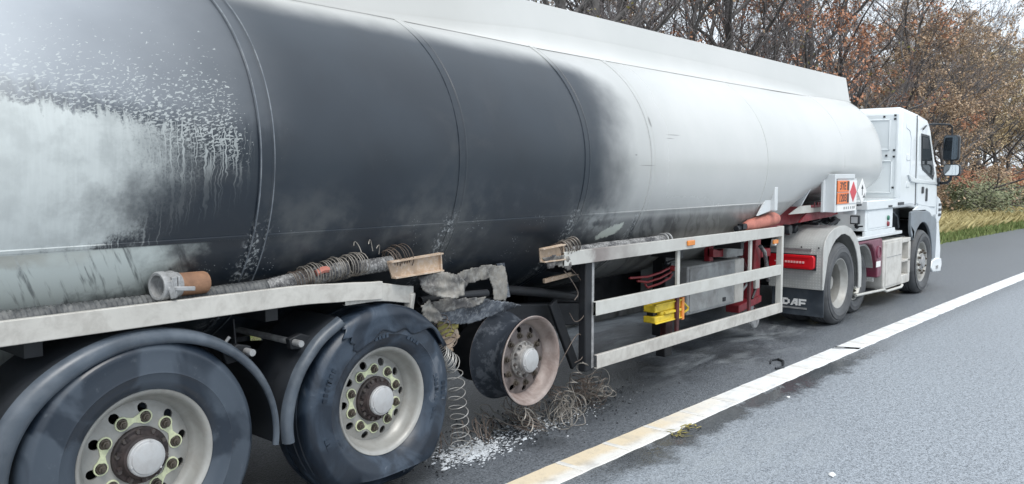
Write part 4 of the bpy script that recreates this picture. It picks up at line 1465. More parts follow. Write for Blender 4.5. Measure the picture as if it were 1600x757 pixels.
def front_axle():
    x, z, y = 13.45, .475, 3.50
    s = sub("wheel", truck, (x, y, z))
    inst("tyre", lib(("tfr",), lambda: MB().lathe(tyre_profile(.478, .31, .298), 80).mesh("tyre", M["dusty"], 50)), s, (x, y, z))
    inst("rim", lib(("rfr",), lambda: MB().lathe(TRAILER_PROFILE, 64, closed=True).mesh("rim", M["rim"], 40)), s, (x, y, z))
    inst("wheel_disc", lib(("dfr",), lambda: disc_with_holes(10, .12, .2385, .205, .024, lambda r: -.005 + max(0, r - .165) * 1.5).mesh("wheel_disc", M["alu"], 40)), s, (x, y, z))
    inst("hub", lib(("hfr",), lambda: MB().lathe([(.125, .03), (.12, -.012), (.095, -.02), (.085, -.035), (.06, -.04), (0, -.04)], 32).mesh("hub", M["castal"], 30)), s, (x, y, z))
    for j in range(10):
        a = j * PI / 5 + .2
        inst("wheel_nut", lib(("nut",), None), s, (x + .1675 * math.cos(a), y - .008, z + .1675 * math.sin(a)))
    s = sub("wheel", truck, (x, 6.0, z))
    inst("tyre", lib(("tfrf",), lambda: MB().lathe([(r, -y_) for r, y_ in tyre_profile(.478, .31, .298)], 40).mesh("tyre", M["dusty"], 50)), s, (x, 6.0, z))
    inst("rim", lib(("farrim",), None), s, (x, 6.0, z))
    MB().cyl((x, 3.9, z), (x, 5.6, z), .06, 16).obj("axle", M["dark"], truck)
front_axle()

def truck_frame():
    for yy in (4.32, 5.10):
        MB().box((9.15, yy, .62), (14.0, yy + .08, .90)).obj("chassis_beam", M["frame"], truck, bevel=.006)
    MB().box((9.2, 4.3, .70), (9.28, 5.2, .88)).obj("cross_member", M["frame"], truck)
    MB().lathe([(0, 0), (.46, 0), (.47, .02), (.47, .07), (.40, .10), (0, .10)], 40).obj("fifth_wheel", M["dark"], truck, 40).rotation_euler = (R(90), 0, 0)
    o = [c for c in truck.children if c.name.startswith("fifth_wheel")][-1]
    o.location = Vector((10.25, YC, 1.0)) - root_loc(truck)
    MB().box((12.2, 4.2, .5), (13.9, 5.3, 1.25)).obj("engine", M["dark"], truck, bevel=.03)
    MB().box((11.0, 5.35, .35), (12.4, 5.95, .92)).obj("far_tank", M["alu"], truck, bevel=.05)
truck_frame()

def rear_guard():
    """box mudguard over the twin wheels: chequer plate top and back, pressed side flange"""
    top = [(9.375, .475), (9.375, .93), (9.42, 1.03), (9.52, 1.105), (9.68, 1.155), (9.90, 1.18), (10.05, 1.175), (10.25, 1.13), (10.42, 1.04), (10.56, .90), (10.64, .74), (10.67, .55), (10.67, .38)]
    inn = [(p[0] + (.012 if p[0] < 10 else -.012), p[1] - (.012 if .5 < p[1] else 0)) for p in top]
    MB().band(top, inn, 3.475, 4.10).obj("rear_mudguard", M["chequer"], truck, 50)
    inner = []
    for (x, z) in top:
        d = Vector((x - 9.99, z - .50))
        a = math.atan2(d.y, d.x)
        inner.append((9.99 + .57 * math.cos(a) * 1.02, .50 + .585 * math.sin(a)) if z > .49 else (9.99 + math.copysign(.585, x - 9.99), z))
    top2 = [(9.99 + (x - 9.99) * 1.008, .5 + (z - .5) * 1.008) for x, z in top]
    MB().band(top2, inner, 3.462, 3.478).obj("mudguard_flange", M["guardp"], truck, 50, bevel=.004)
    MB().box((9.362, 3.60, .925), (9.374, 4.08, .94)).obj("guard_seam", M["castal"], truck, 0)
    for yy in (3.52, 3.72): MB().lathe([(0, -.008), (.008, -.006), (.010, 0)], 8).obj("rivet", M["dark"], truck).rotation_euler = (0, 0, R(-90))
    for o, yy in zip([c for c in truck.children if c.name.startswith("rivet")], (3.52, 3.72)):
        o.location = Vector((9.372, yy, .955)) - root_loc(truck)
    # tail lamp
    poly = rounded(3.55, 4.085, .705, .865, .035)
    lamp = MB().prism(poly, 9.315, 9.372, 'X').obj("tail_lamp", M["lens"], truck, bevel=.008)
    lamp["label"] = "red tail lamp"
    MB().prism([(3.54, .695), (4.09, .695), (4.09, .875), (3.54, .875)], 9.36, 9.373, 'X').obj("lamp_back", M["black"], lamp, 0)
    for k in range(7):
        y = 3.66 + k * .034
        MB().box((9.308, y, .772), (9.316, y + .024, .796)).obj("lamp_segment", M["lensP"], lamp, bevel=.002)
    for k in range(3):
        y = 3.93 + k * .03
        MB().box((9.309, y, .777), (9.316, y + .02, .792)).obj("lamp_segment", M["lensP"], lamp, bevel=.002)
    MB().box((9.310, 3.60, .835), (9.316, 4.04, .845)).obj("lamp_rib", M["lens"], lamp, 0)
    MB().box((9.310, 3.60, .728), (9.316, 4.04, .738)).obj("lamp_rib", M["lens"], lamp, 0)
    # mud flap with raised white letters
    fl = MB().box((9.42, 3.465, .155), (9.435, 4.08, .475)).obj("mudflap", M["flap"], truck, bevel=.004)
    x0, x1 = 9.4135, 9.4195
    def letters():
        def put(pts, y0, name):
            mb = MB()
            for q in pts: mb.prism([(y0 - u, .268 + v) for u, v in q], x0, x1, 'X')
            mb.obj(name, M["label"], fl, 0)
        h, s = .078, .022
        put([[(0, 0), (s, 0), (s, h), (0, h)], [(s, 0), (.055, 0), (.055, s), (s, s)], [(s, h - s), (.055, h - s), (.055, h), (s, h)],
             [(.055, 0), (.072, .018), (.086, .018), (.086, h - .018), (.072, h - .018), (.055, h), (.055, h - s), (.062, h - s), (.062, s), (.055, s)][0:10]], 3.945, "letter_d")
        put([[(0, 0), (.024, 0), (.060, h - s), (.060, h), (.040, h)], [(.060, 0), (.086, 0), (.086, h), (.060, h)], [(.030, .016), (.060, .016), (.060, .034), (.038, .034)]], 3.850, "letter_a")
        put([[(0, 0), (s + .002, 0), (s + .002, h), (0, h)], [(s + .002, h - s), (.088, h - s), (.088, h), (s + .002, h)], [(s + .002, .020), (.078, .020), (.078, .040), (s + .002, .040)]], 3.752, "letter_f")
        MB().box((x0, 3.655, .228), (x1, 3.945, .248)).obj("flap_stripe", M["castal"], fl, 0)
    letters()
    # arch of the small wheel
    c, r0, r1 = (10.96, .405), .47, .50
    o_ = [(c[0] + r1 * math.cos(R(a)), c[1] + r1 * math.sin(R(a))) for a in range(-5, 181, 10)]
    i_ = [(c[0] + r0 * math.cos(R(a)), c[1] + r0 * math.sin(R(a))) for a in range(-5, 181, 10)]
    MB().band(o_, i_, 3.56, 3.95).obj("small_mudguard", M["chequer"], truck, 50)
    MB().box((10.70, 3.535, .72), (10.73, 3.555, .86)).obj("side_marker", M["amber"], truck, bevel=.004)
rear_guard()

def side_units():
    # maroon side tank with round cap
    t_ = MB().prism([(10.62, .90), (10.62, .945), (11.57, .945), (11.60, .90), (11.60, .46), (11.55, .42), (11.42, .42), (11.40, .60), (11.30, .78), (11.18, .87), (11.0, .90)], 3.505, 3.95).obj("side_tank", M["maroon"], truck, bevel=.018)
    MB().lathe([(.085, 0), (.085, -.012), (.07, -.016), (.068, -.006), (0, -.006)], 28, (11.44, 3.505, .76)).obj("tank_cap", M["maroon"], t_, 30)
    MB().box((11.36, 3.50, .565), (11.53, 3.506, .64)).obj("white_label", M["label"], t_, 0)
    # pale locker: body, door, ribbed step end
    l_ = MB().prism([(11.62, .90), (12.42, .90), (12.44, .87), (12.44, .235), (11.66, .235), (11.62, .30)], 3.49, 3.98).obj("side_locker", M["cream"], truck, bevel=.015)
    MB().box((11.70, 3.482, .27), (12.38, 3.492, .86)).obj("locker_door", M["cream"], l_, bevel=.006)
    MB().box((11.72, 3.478, .665), (12.36, 3.4835, .672)).obj("door_crease", M["castal"], l_, 0)
    s_ = MB().prism([(12.45, .88), (12.74, .86), (12.82, .80), (12.84, .30), (12.80, .235), (12.45, .235)], 3.62, 4.0).obj("step_unit", M["cream"], truck, bevel=.012)
    for z0, z1 in ((.235, .36), (.54, .575), (.82, .88)):
        MB().prism([(12.45, z0), (12.80, z0), (12.83, z0 + .02), (12.83, z1), (12.45, z1)], 3.49, 3.62).obj("step", M["cream"], s_, bevel=.008)
    MB().prism([(12.74, .36), (12.84, .36), (12.84, .82), (12.74, .82)], 3.49, 3.62).obj("step_side", M["cream"], s_, bevel=.008)
    MB().tube([(10.75, 3.55, .255), (11.7, 3.50, .235), (11.78, 3.49, .205), (12.40, 3.48, .20), (12.46, 3.48, .225)], .018, 8).obj("side_rail", M["alu"], truck)
    MB().box((10.9, 3.6, .21), (12.4, 4.0, .235)).obj("under_tray", M["black"], truck, 0)
    MB().box((10.6, 3.495, .955), (12.42, 4.2, 1.0)).obj("deck_plate", M["white"], truck, bevel=.008)
    # white equipment locker across the frame with its wide collar
    k_ = MB().box((10.92, 3.515, 1.06), (12.03, 5.98, 1.33)).obj("equipment_locker", M["cabw"], truck, bevel=.012)
    MB().box((10.90, 3.49, 1.33), (12.25, 6.0, 1.45)).obj("locker_collar", M["cabw"], truck, bevel=.012)
    MB().box((11.0, 3.508, 1.09), (11.88, 3.516, 1.315)).obj("locker_door", M["cabw"], k_, bevel=.004)
    MB().prism([(10.86, 1.06), (12.08, 1.06), (12.12, 1.0), (10.86, 1.0)], 3.50, 3.53).obj("locker_sill", M["cabw"], k_, 0)
    for yy in (4.016, 3.905):
        MB().lathe([(0, -.07), (.038, -.07), (.045, -.05), (.045, -.01), (.055, 0)], 16).obj("line_socket", M["black"], truck).rotation_euler = (0, 0, R(-90))
    for o, yy in zip([c for c in truck.children if c.name.startswith("line_socket")], (4.016, 3.905)):
        o.location = Vector((10.915, yy, 1.185)) - root_loc(truck)
    wl_ = MB().box((10.80, 3.56, 1.155), (10.86, 3.67, 1.265)).box((10.86, 3.60, 1.10), (10.91, 3.63, 1.20)).bar((10.84, 3.62, 1.15), (10.84, 3.58, 1.10), .03, .03).bar((10.84, 3.62, 1.12), (10.84, 3.52, 1.13), .03, .02).obj("work_lamp", M["black"], truck, bevel=.006)
    MB().box((10.796, 3.575, 1.17), (10.80, 3.655, 1.25)).obj("lamp_glass", M["lensC"], wl_, 0)
    g = mat("green_lens", (.02, .16, .10), .3)
    MB().lathe([(0, -.02), (.030, -.018), (.036, 0)], 16, (11.79, 3.506, 1.20)).obj("green_button", g, truck)
    MB().lathe([(0, -.02), (.030, -.018), (.036, 0)], 16, (11.79, 3.506, 1.12)).obj("red_button", M["red"], truck)
    MB().box((11.74, 3.485, 1.345), (11.9, 3.4895, 1.37)).obj("collar_catch", M["black"], truck, 0)
    MB().box((12.15, 3.48, 1.36), (12.40, 3.495, 1.40)).obj("collar_catch", M["black"], truck, 0)
side_units()

def cab():
    y0, y1 = 3.515, 5.985
    side = [(12.27, 1.31), (12.27, 2.67), (12.36, 2.715), (13.06, 2.665), (13.60, 2.60), (13.72, 2.50), (14.20, 1.76), (14.28, 1.48), (14.33, 1.10), (13.98, 1.10), (13.75, 1.22), (13.2, 1.26), (12.9, 1.31)]
    MB().prism(side, y0, y1).obj("cab_body", M["cabw"], truck, bevel=.060)
    # rear wall pressings and fixings
    for (ya, yb, za, zb) in ((3.62, 4.02, 1.52, 1.98), (3.66, 4.05, 2.12, 2.55)):
        fr = MB()
        for (a, b, c, d) in ((ya, ya + .018, za, zb), (yb - .018, yb, za, zb), (ya, yb, za, za + .018), (ya, yb, zb - .018, zb)):
            fr.box((12.259, a, c), (12.272, b, d))
        fr.obj("rear_pressing", M["cabw"], truck, bevel=.006)
    MB().box((12.262, 3.55, 1.46), (12.272, 3.58, 2.62)).obj("rear_rib", M["cabw"], truck, bevel=.004)
    for (yy, zz) in ((3.745, 2.585), (3.70, 2.045), (3.60, 2.60), (3.60, 2.55), (3.60, 2.12), (3.60, 2.03), (3.60, 1.60)):
        inst("fixing_bolt", lib(("fix",), lambda: MB().box((-.012, -.013, -.013), (0, .013, .013)).mesh("fixing_bolt", M["black"], 0)), truck, (12.270, yy, zz))
    # side: quarter panel recess, door outline, window
    MB().prism([(12.50, 2.50), (12.72, 2.47), (12.80, 2.36), (12.80, 1.72), (12.74, 1.68), (12.74, 2.30), (12.66, 2.40), (12.50, 2.43)], 3.508, 3.518).obj("quarter_pressing", M["cabw"], truck, bevel=.004)
    MB().box((12.56, 3.506, 1.98), (12.72, 3.518, 2.07)).box((12.58, 3.506, 1.60), (12.74, 3.518, 1.68)).obj("quarter_catch", M["cabw"], truck, bevel=.008)
    dpoly = [(13.03, 2.60), (13.54, 2.54), (13.64, 2.45), (14.13, 1.72), (14.17, 1.30), (14.10, 1.27), (13.70, 1.29), (13.20, 1.33), (13.10, 1.36)]
    door = MB().prism(dpoly, 3.497, 3.53).obj("door", M["cabw"], truck, bevel=.012)
    MB().tube([(x, 3.514, z) for x, z in [(12.99, 2.63), (13.06, 1.33)]], .008, 6).obj("door_gap", M["black"], truck)
    wp = [(13.20, 2.35), (13.56, 2.33), (13.90, 1.80), (13.86, 1.74), (13.32, 1.88), (13.25, 1.93)]
    MB().prism([(13.17, 2.38), (13.58, 2.36), (13.945, 1.80), (13.88, 1.70), (13.30, 1.85), (13.22, 1.92)], 3.490, 3.499).obj("window_seal", M["black"], door, 0)
    MB().prism(wp, 3.486, 3.4905).obj("window_pane", M["glass"], door, 0)
    MB().prism([(13.20, 2.33), (13.50, 2.32), (13.60, 2.16), (13.22, 2.16)], 3.484, 3.4862).obj("window_bar", M["black"], door, 0)
    MB().tube([(13.40, 3.495, 2.50), (13.20, 3.48, 2.44)], .012, 6).obj("wind_deflector", M["black"], door)
    MB().box((13.30, 3.484, 1.50), (13.40, 3.498, 1.60)).obj("lock_plate", M["black"], door, bevel=.006)
    MB().prism([(13.52, 1.38), (13.60, 1.38), (13.60, 1.56), (13.56, 1.58), (13.52, 1.56)], 3.484, 3.498).obj("door_handle", M["black"], door, bevel=.006)
    MB().box((13.33, 3.488, 1.68), (13.41, 3.498, 1.69)).obj("door_badge", M["castal"], door, 0)
    MB().prism([(12.62, 1.78), (13.0, 1.72), (14.12, 1.66), (14.12, 1.62), (13.0, 1.66), (12.75, 1.68)], 3.487, 3.515).obj("body_crease", M["cabw"], truck, bevel=.008)
    MB().prism([(12.95, 1.26), (13.2, 1.33), (13.6, 1.33), (13.8, 1.28), (13.95, 1.20), (14.0, 1.16), (13.96, 1.13), (13.8, 1.2), (13.55, 1.25), (13.2, 1.25)], 3.50, 3.53).obj("door_sill", M["cabw"], truck, bevel=.008)
    # windscreen, visor, grille, lamps (front of the cab)
    MB().prism([(13.765, 2.45), (14.215, 1.755), (14.235, 1.76), (13.785, 2.46)], 3.62, 5.88).obj("windscreen", M["glass"], truck, 0)
    MB().box((14.30, 3.9, .80), (14.40, 5.6, 1.35)).obj("grille", M["black"], truck, bevel=.02)
    # corner grille at the front edge
    cg = MB()
    cg.prism([(14.20, 1.46), (14.42, 1.40), (14.54, 1.30), (14.54, 1.12), (14.40, 1.02), (14.24, 1.03)], 3.515, 3.55)
    cgo = cg.obj("corner_deflector", M["cabw"], truck, bevel=.01)
    for z in (1.14, 1.22, 1.30): MB().prism([(14.36, z - .02), (14.52, z - .015), (14.52, z + .02), (14.36, z + .025)], 3.509, 3.516).obj("corner_slot", M["black"], cgo, 0)
    # grey arch panels, dark inner wing, bumper corner
    arch = []
    for a in range(0, 181, 12): arch.append((13.47 + .57 * math.cos(R(a)), .47 + .60 * math.sin(R(a))))
    outer = [(14.22, .47), (14.24, .70), (14.24, .95), (14.20, 1.09), (14.10, 1.12), (14.0, 1.13), (13.85, 1.17), (13.70, 1.23), (13.4, 1.24), (13.2, 1.245), (13.05, 1.25), (12.92, 1.25), (12.85, 1.24), (12.84, 1.05), (12.86, .94), (12.895, .90)]
    arch[-1] = (12.93, .86); arch[-2] = (12.96, .90); arch[-3] = (13.02, .94)
    MB().band(outer, arch, 3.50, 3.54).obj("arch_panel", M["grey"], truck, 50, bevel=.008)
    o2 = [(13.47 + .60 * math.cos(R(a)), .47 + .62 * math.sin(R(a))) for a in range(-10, 181, 10)]
    i2 = [(13.47 + .58 * math.cos(R(a)), .47 + .60 * math.sin(R(a))) for a in range(-10, 181, 10)]
    MB().band(o2, i2, 3.54, 4.0).obj("wheel_liner", M["black"], truck, 50)
    MB().prism([(12.12, .95), (12.12, 1.30), (12.86, 1.30), (12.95, 1.18), (12.95, .9)], 3.68, 4.1).obj("inner_wing", M["black"], truck, bevel=.02)
    MB().tube([(12.20, 3.66, 1.26), (12.45, 3.64, 1.25), (12.62, 3.63, 1.18), (12.70, 3.63, 1.02)], .016, 8).obj("wing_edge", M["flap"], truck)
    MB().prism([(12.82, .26), (12.90, .26), (12.96, .60), (12.93, .86), (12.84, .90)], 3.58, 3.95).obj("front_mudflap", M["flap"], truck, bevel=.01)
    MB().prism([(14.06, .35), (14.30, .30), (14.60, .33), (14.62, .60), (14.45, 1.05), (14.24, 1.06), (14.22, .55), (14.10, .42)], 3.52, 5.98).obj("bumper", M["cabw"], truck, bevel=.03)
    MB().prism([(14.02, .33), (14.16, .25), (14.60, .22), (14.66, .34), (14.62, .44), (14.30, .46), (14.10, .44)], 3.505, 3.56).obj("bumper_corner", M["cabw"], truck, bevel=.015)
    MB().box((14.30, 3.50, .29), (14.42, 3.506, .34)).obj("reflector", M["castal"], truck, 0)
    # sun-shade rail of the mirror, mirrors
    MB().tube([(13.74, 3.55, 2.535), (13.9, 3.46, 2.545), (14.08, 3.34, 2.54), (14.13, 3.315, 2.50), (14.13, 3.31, 2.38)], .016, 8).obj("mirror_arm", M["black"], truck)
    MB().tube([(14.13, 3.305, 2.0), (14.13, 3.30, 1.93)], .02, 8).obj("mirror_arm", M["black"], truck)
    MB().tube([(14.22, 3.53, 1.66), (14.20, 3.44, 1.645), (14.16, 3.36, 1.655), (14.13, 3.31, 1.70), (14.13, 3.30, 1.77)], .022, 8).obj("mirror_arm", M["black"], truck)
    MB().box((14.12, 3.47, 1.60), (14.22, 3.54, 1.73)).obj("arm_bracket", M["black"], truck, bevel=.01)
    m1 = MB().prism(rounded(3.19, 3.42, 1.99, 2.385, .05), 14.06, 14.16, 'X').obj("mirror", M["black"], truck, bevel=.02, label="tall main mirror")
    MB().prism(rounded(3.21, 3.40, 2.01, 2.365, .04), 14.054, 14.062, 'X').obj("mirror_glass", M["mirror"], m1, 0)
    m2 = MB().prism(rounded(3.165, 3.405, 1.755, 1.94, .05), 14.06, 14.15, 'X').obj("mirror", M["black"], truck, bevel=.02, label="small wide mirror")
    MB().prism(rounded(3.18, 3.39, 1.77, 1.925, .04), 14.054, 14.062, 'X').obj("mirror_glass", M["mirrorB"], m2, 0)
    bpy.context.view_layer.update()
cab()

# ================================================================== loose things on and about the trailer
def helix(p0, p1, r, turns, n=14, wob=.15, seed=0, sq=1.0, r1=None):
    p0, p1 = Vector(p0), Vector(p1)
    d = (p1 - p0)
    u = d.normalized().orthogonal().normalized()
    v_ = d.normalized().cross(u)
    N = int(turns * n)
    out = []
    for i in range(N + 1):
        t = i / N
        a = 2 * PI * turns * t
        rr = (r + ((r1 if r1 is not None else r) - r) * t) * (1 + wob * nz(t * 9, seed))
        tt = t + .04 * wob * nz(t * 14, seed + 3)
        out.append(p0 + d * tt + (u * math.cos(a) + v_ * math.sin(a) * sq) * rr)
    return out

def ribbed(pts, r, pitch=.022, n=14, amp=.004):
    """flexible hose wall with a helix rib"""
    pts = [Vector(p) for p in pts]
    L = [0]
    for a, b in zip(pts, pts[1:]): L.append(L[-1] + (b - a).length)
    N = int(L[-1] / (pitch / 4))
    P, Rr = [], []
    for i in range(N + 1):
        s = L[-1] * i / N
        k = max(j for j in range(len(L)) if L[j] <= s + 1e-9)
        k = min(k, len(pts) - 2)
        t = (s - L[k]) / (L[k + 1] - L[k])
        P.append(pts[k].lerp(pts[k + 1], t))
        Rr.append(r + amp * math.sin(2 * PI * s / pitch))
    return P, Rr

hose = thing("discharge_hose", (1.6, 3.62, 1.20), "long ribbed hose on the rear side rail, burnt to bare coils at its end", "hose")
P_, R_ = ribbed([(-.3, 3.64, 1.21), (1.0, 3.62, 1.215), (1.7, 3.62, 1.215), (2.0, 3.62, 1.22), (2.30, 3.62, 1.225), (2.46, 3.61, 1.245), (2.60, 3.60, 1.265), (2.78, 3.60, 1.28)], .046)
k_ = int(len(P_) * .845)
MB().tube(P_[:k_], R_[:k_], 14).obj("hose_wall", M["hose"], hose, 60)
MB().tube(P_[k_ - 1:], R_[k_ - 1:], 14).obj("burnt_hose_wall", M["hoseA"], hose, 60, label="ashen burnt end of the hose")
MB().tube([(2.56, 3.556, 1.285), (2.60, 3.553, 1.30), (2.635, 3.553, 1.30)], .018, 8).obj("scorched_patch", M["pink"], hose)
MB().tube(helix((2.50, 3.595, 1.27), (2.90, 3.585, 1.315), .052, 22, wob=.35, seed=2, r1=.062), .0030, 5, cap=False).obj("bare_coil", M["wire"], hose, 60)
MB().tube(helix((2.44, 3.60, 1.25), (2.55, 3.59, 1.27), .048, 7, wob=.3, seed=5), .0028, 5, cap=False).obj("bare_coil", M["wireD"], hose, 60)
for k, (x, z, r) in enumerate(((2.84, 1.37, .055), (2.93, 1.37, .06), (2.98, 1.35, .05))):
    MB().tube([(x + r * .55 * math.cos(a * .3), 3.57 + .02 * math.sin(a * .4 + k), z + r * math.sin(a * .3) * 1.1) for a in range(0, 9)], .0028, 5).obj("bare_coil", M["wire"], hose, 60)
P2, R2 = ribbed([(2.86, 3.61, 1.28), (3.0, 3.61, 1.285), (3.12, 3.61, 1.29)], .040)
MB().tube(P2, R2, 12).obj("burnt_hose_wall", M["hoseA"], hose, 60)
MB().tube(helix((3.06, 3.58, 1.31), (3.20, 3.58, 1.335), .060, 8, wob=.3, seed=8, r1=.068), .0028, 5, cap=False).obj("bare_coil", M["wireD"], hose, 60)

cp = thing("hose_coupling", (1.80, 3.58, 1.245), "grey cam lock coupling with heat browned sleeve lying on the side rail", "coupling")
def coupling():
    ax = Vector((1, .14, -.03)).normalized()
    o_ = Vector((1.725, 3.565, 1.302))
    def turn(prof, n=30):
        """profile (r, along) turned about the coupling's own axis"""
        u = ax.orthogonal().normalized(); v_ = ax.cross(u)
        v, f = [], []
        k = len(prof)
        for i in range(n):
            a = 2 * PI * i / n
            for r, s in prof: v.append(o_ + ax * s + (u * math.cos(a) + v_ * math.sin(a)) * r)
        for i in range(n):
            i2 = (i + 1) % n
            for j in range(k - 1): f.append((i * k + j, i2 * k + j, i2 * k + j + 1, i * k + j + 1))
        return MB().put(v, f)
    turn([(.0, .05), (.030, .05), (.034, .03), (.048, .035), (.050, .0), (.060, -.002), (.066, .004), (.066, .03), (.061, .036), (.061, .055), (.066, .06), (.066, .072), (.060, .078), (.058, .098), (.052, .102)], 36).obj("coupling_body", M["castal"], cp, 35)
    turn([(.050, .098), (.0525, .10), (.0525, .238), (.050, .246), (.040, .246), (.0, .240)], 30).obj("sleeve", M["rust"], cp, 35)
    b = o_ + ax * .05
    MB().bar(b + Vector((-.03, -.066, -.005)), b + Vector((.09, -.080, -.015)), .014, .020).bar(b + Vector((-.02, -.062, .03)), b + Vector((-.005, -.072, -.05)), .022, .026).obj("cam_lever", M["castal"], cp, bevel=.004)
    MB().box(b + Vector((-.012, -.074, -.045)), b + Vector((.012, -.05, .045))).box(b + Vector((.018, -.071, -.02)), b + Vector((.03, -.05, .045))).obj("cam_lug", M["castal"], cp, bevel=.004)
coupling()

h2 = thing("front_hose", (5.3, 3.62, 1.18), "smooth grey burnt hose with a clamp ring lying on the front guard rail", "hose")
MB().tube([(4.72, 3.62, 1.215), (5.2, 3.615, 1.225), (5.8, 3.61, 1.228), (6.12, 3.61, 1.230)], .052, 16).obj("hose_wall", M["hoseA"], h2)
for xx in (6.10, 6.16): MB().tube([(xx + .006 * math.cos(a), 3.61 + .058 * math.sin(a), 1.232 + .058 * math.cos(a)) for a in [2 * PI * i / 20 for i in range(20)]], .010, 6, closed=True).obj("clamp_ring", M["castal"], h2)
MB().tube([(6.18, 3.61, 1.215), (7.0, 3.62, 1.20), (7.5, 3.62, 1.20)], .022, 10).obj("hose_tail", M["hoseA"], h2)
MB().tube(helix((4.56, 3.56, 1.255), (4.80, 3.55, 1.29), .050, 9, wob=.35, seed=12, r1=.055), .003, 5, cap=False).obj("bare_coil", M["wireD"], h2, 60)
MB().tube(helix((4.62, 3.54, 1.27), (4.78, 3.53, 1.31), .055, 5, wob=.5, seed=15), .003, 5, cap=False).obj("bare_coil", M["wire"], h2, 60)

h3 = thing("red_hose", (8.0, 3.62, 1.26), "faded red rubber hose end lying at the front end of the guard rail", "hose")
MB().tube([(7.62, 3.60, 1.275), (7.75, 3.60, 1.285), (8.1, 3.60, 1.315), (8.30, 3.60, 1.33), (8.36, 3.60, 1.325)], [.040, .062, .068, .068, .055], 18).obj("hose_wall", M["pink"], h3)
MB().tube([(7.45, 3.60, 1.265), (7.63, 3.60, 1.275)], .028, 10).box((7.52, 3.56, 1.26), (7.60, 3.62, 1.31)).obj("hose_tail", M["black"], h3)

ck = thing("wheel_chock", (6.15, 3.55, .50), "yellow plastic wheel chock held in a bracket between the lower guard rails", "wheel chock")
def chock():
    MB().box((5.92, 3.56, .645), (6.34, 3.68, .715)).box((5.92, 3.56, .555), (6.34, 3.68, .612)).box((6.02, 3.562, .6115), (6.34, 3.67, .6455)).obj("chock_body", M["yellow"], ck, bevel=.010)
    MB().box((5.915, 3.548, .704), (6.345, 3.562, .719)).box((5.915, 3.548, .551), (6.345, 3.562, .563)).box((6.06, 3.545, .618), (6.33, 3.563, .640)).obj("chock_rib", M["yellow"], ck, bevel=.004)
    MB().box((6.342, 3.545, .535), (6.38, 3.70, .735)).obj("chock_foot", M["amber"], ck, bevel=.006)
    MB().box((5.95, 3.60, .613), (6.015, 3.66, .644)).obj("chock_slot_shade", M["black"], ck, 0)  # black block that paints the shade inside the slot
    MB().tube([(6.375, 3.60, .665), (6.46, 3.60, .665), (6.54, 3.60, .615), (6.53, 3.60, .595), (6.375, 3.60, .56)], .010, 8).obj("chock_handle", M["yellow"], ck)
    MB().tube([(6.40, 3.62, .70), (6.43, 3.61, .77), (6.41, 3.61, .83)], .012, 8).obj("strap", M["cream"], ck)
chock()

# burnt tyre wire: hanging spirals and loose loops
def spline(p, n=7):
    """smooth curve through points"""
    p = [Vector(q) for q in p]
    p = [p[0] * 2 - p[1]] + p + [p[-1] * 2 - p[-2]]
    out = []
    for i in range(1, len(p) - 2):
        a, b, c, d = p[i - 1:i + 3]
        for k in range(n):
            t = k / n
            out.append(.5 * ((2 * b) + (c - a) * t + (2 * a - 5 * b + 4 * c - d) * t * t + (3 * b - a - 3 * c + d) * t ** 3))
    return out + [p[-2]]
def coil(name, pts, r, mm, label, cat, group=None):
    if len(pts) < 12: pts = spline(pts)
    o = MB().tube(pts, r, 5, cap=False).obj(name, mm, None, 60)
    return tag(o, label, cat, group)
coil("hanging_spiral", helix((3.48, 3.60, .72), (3.60, 3.60, .62), .060, 9, wob=.45, seed=21, sq=.8) + helix((3.61, 3.60, .60), (3.72, 3.64, .03), .050, 9, wob=.7, seed=22, r1=.066), .0029, M["wireS"],
     "springy spiral of bare wire hanging down beside the deflated tyre", "wire")
coil("hanging_spiral", helix((3.46, 3.58, .93), (3.56, 3.58, .76), .05, 6, wob=.4, seed=25), .0032, M["wireD"],
     "short sooty spiral dangling under the torn melted plate", "wire")
coil("loose_wire", [(4.62, 3.52, 1.12), (4.70, 3.52, 1.05), (4.76, 3.5, .95), (4.72, 3.5, .90)], .0032, M["wireD"], "thin wire drooping from the burnt rail end onto the brace", "wire")
coil("loose_wire", [(4.80, 3.60, 1.12), (4.90, 3.58, 1.02), (4.96, 3.56, .88), (4.90, 3.55, .76), (4.80, 3.55, .73), (4.74, 3.56, .80)], .003, M["wireD"], "curled wire in front of the burnt black guard post", "wire")
coil("loose_wire", [(4.60, 3.62, .32), (4.70, 3.60, .45), (4.86, 3.58, .62), (4.93, 3.57, .56), (4.90, 3.56, .45), (4.82, 3.57, .42)], .003, M["wireD"], "long bent wire rising behind the bare wheel to the guard post", "wire")
coil("loose_wire", helix((4.63, 3.55, .14), (4.86, 3.52, .44), .055, 5, wob=.6, seed=31, sq=.6), .0036, M["wire"], "stretched zigzag spring of wire standing at the foot of the guard post", "wire")
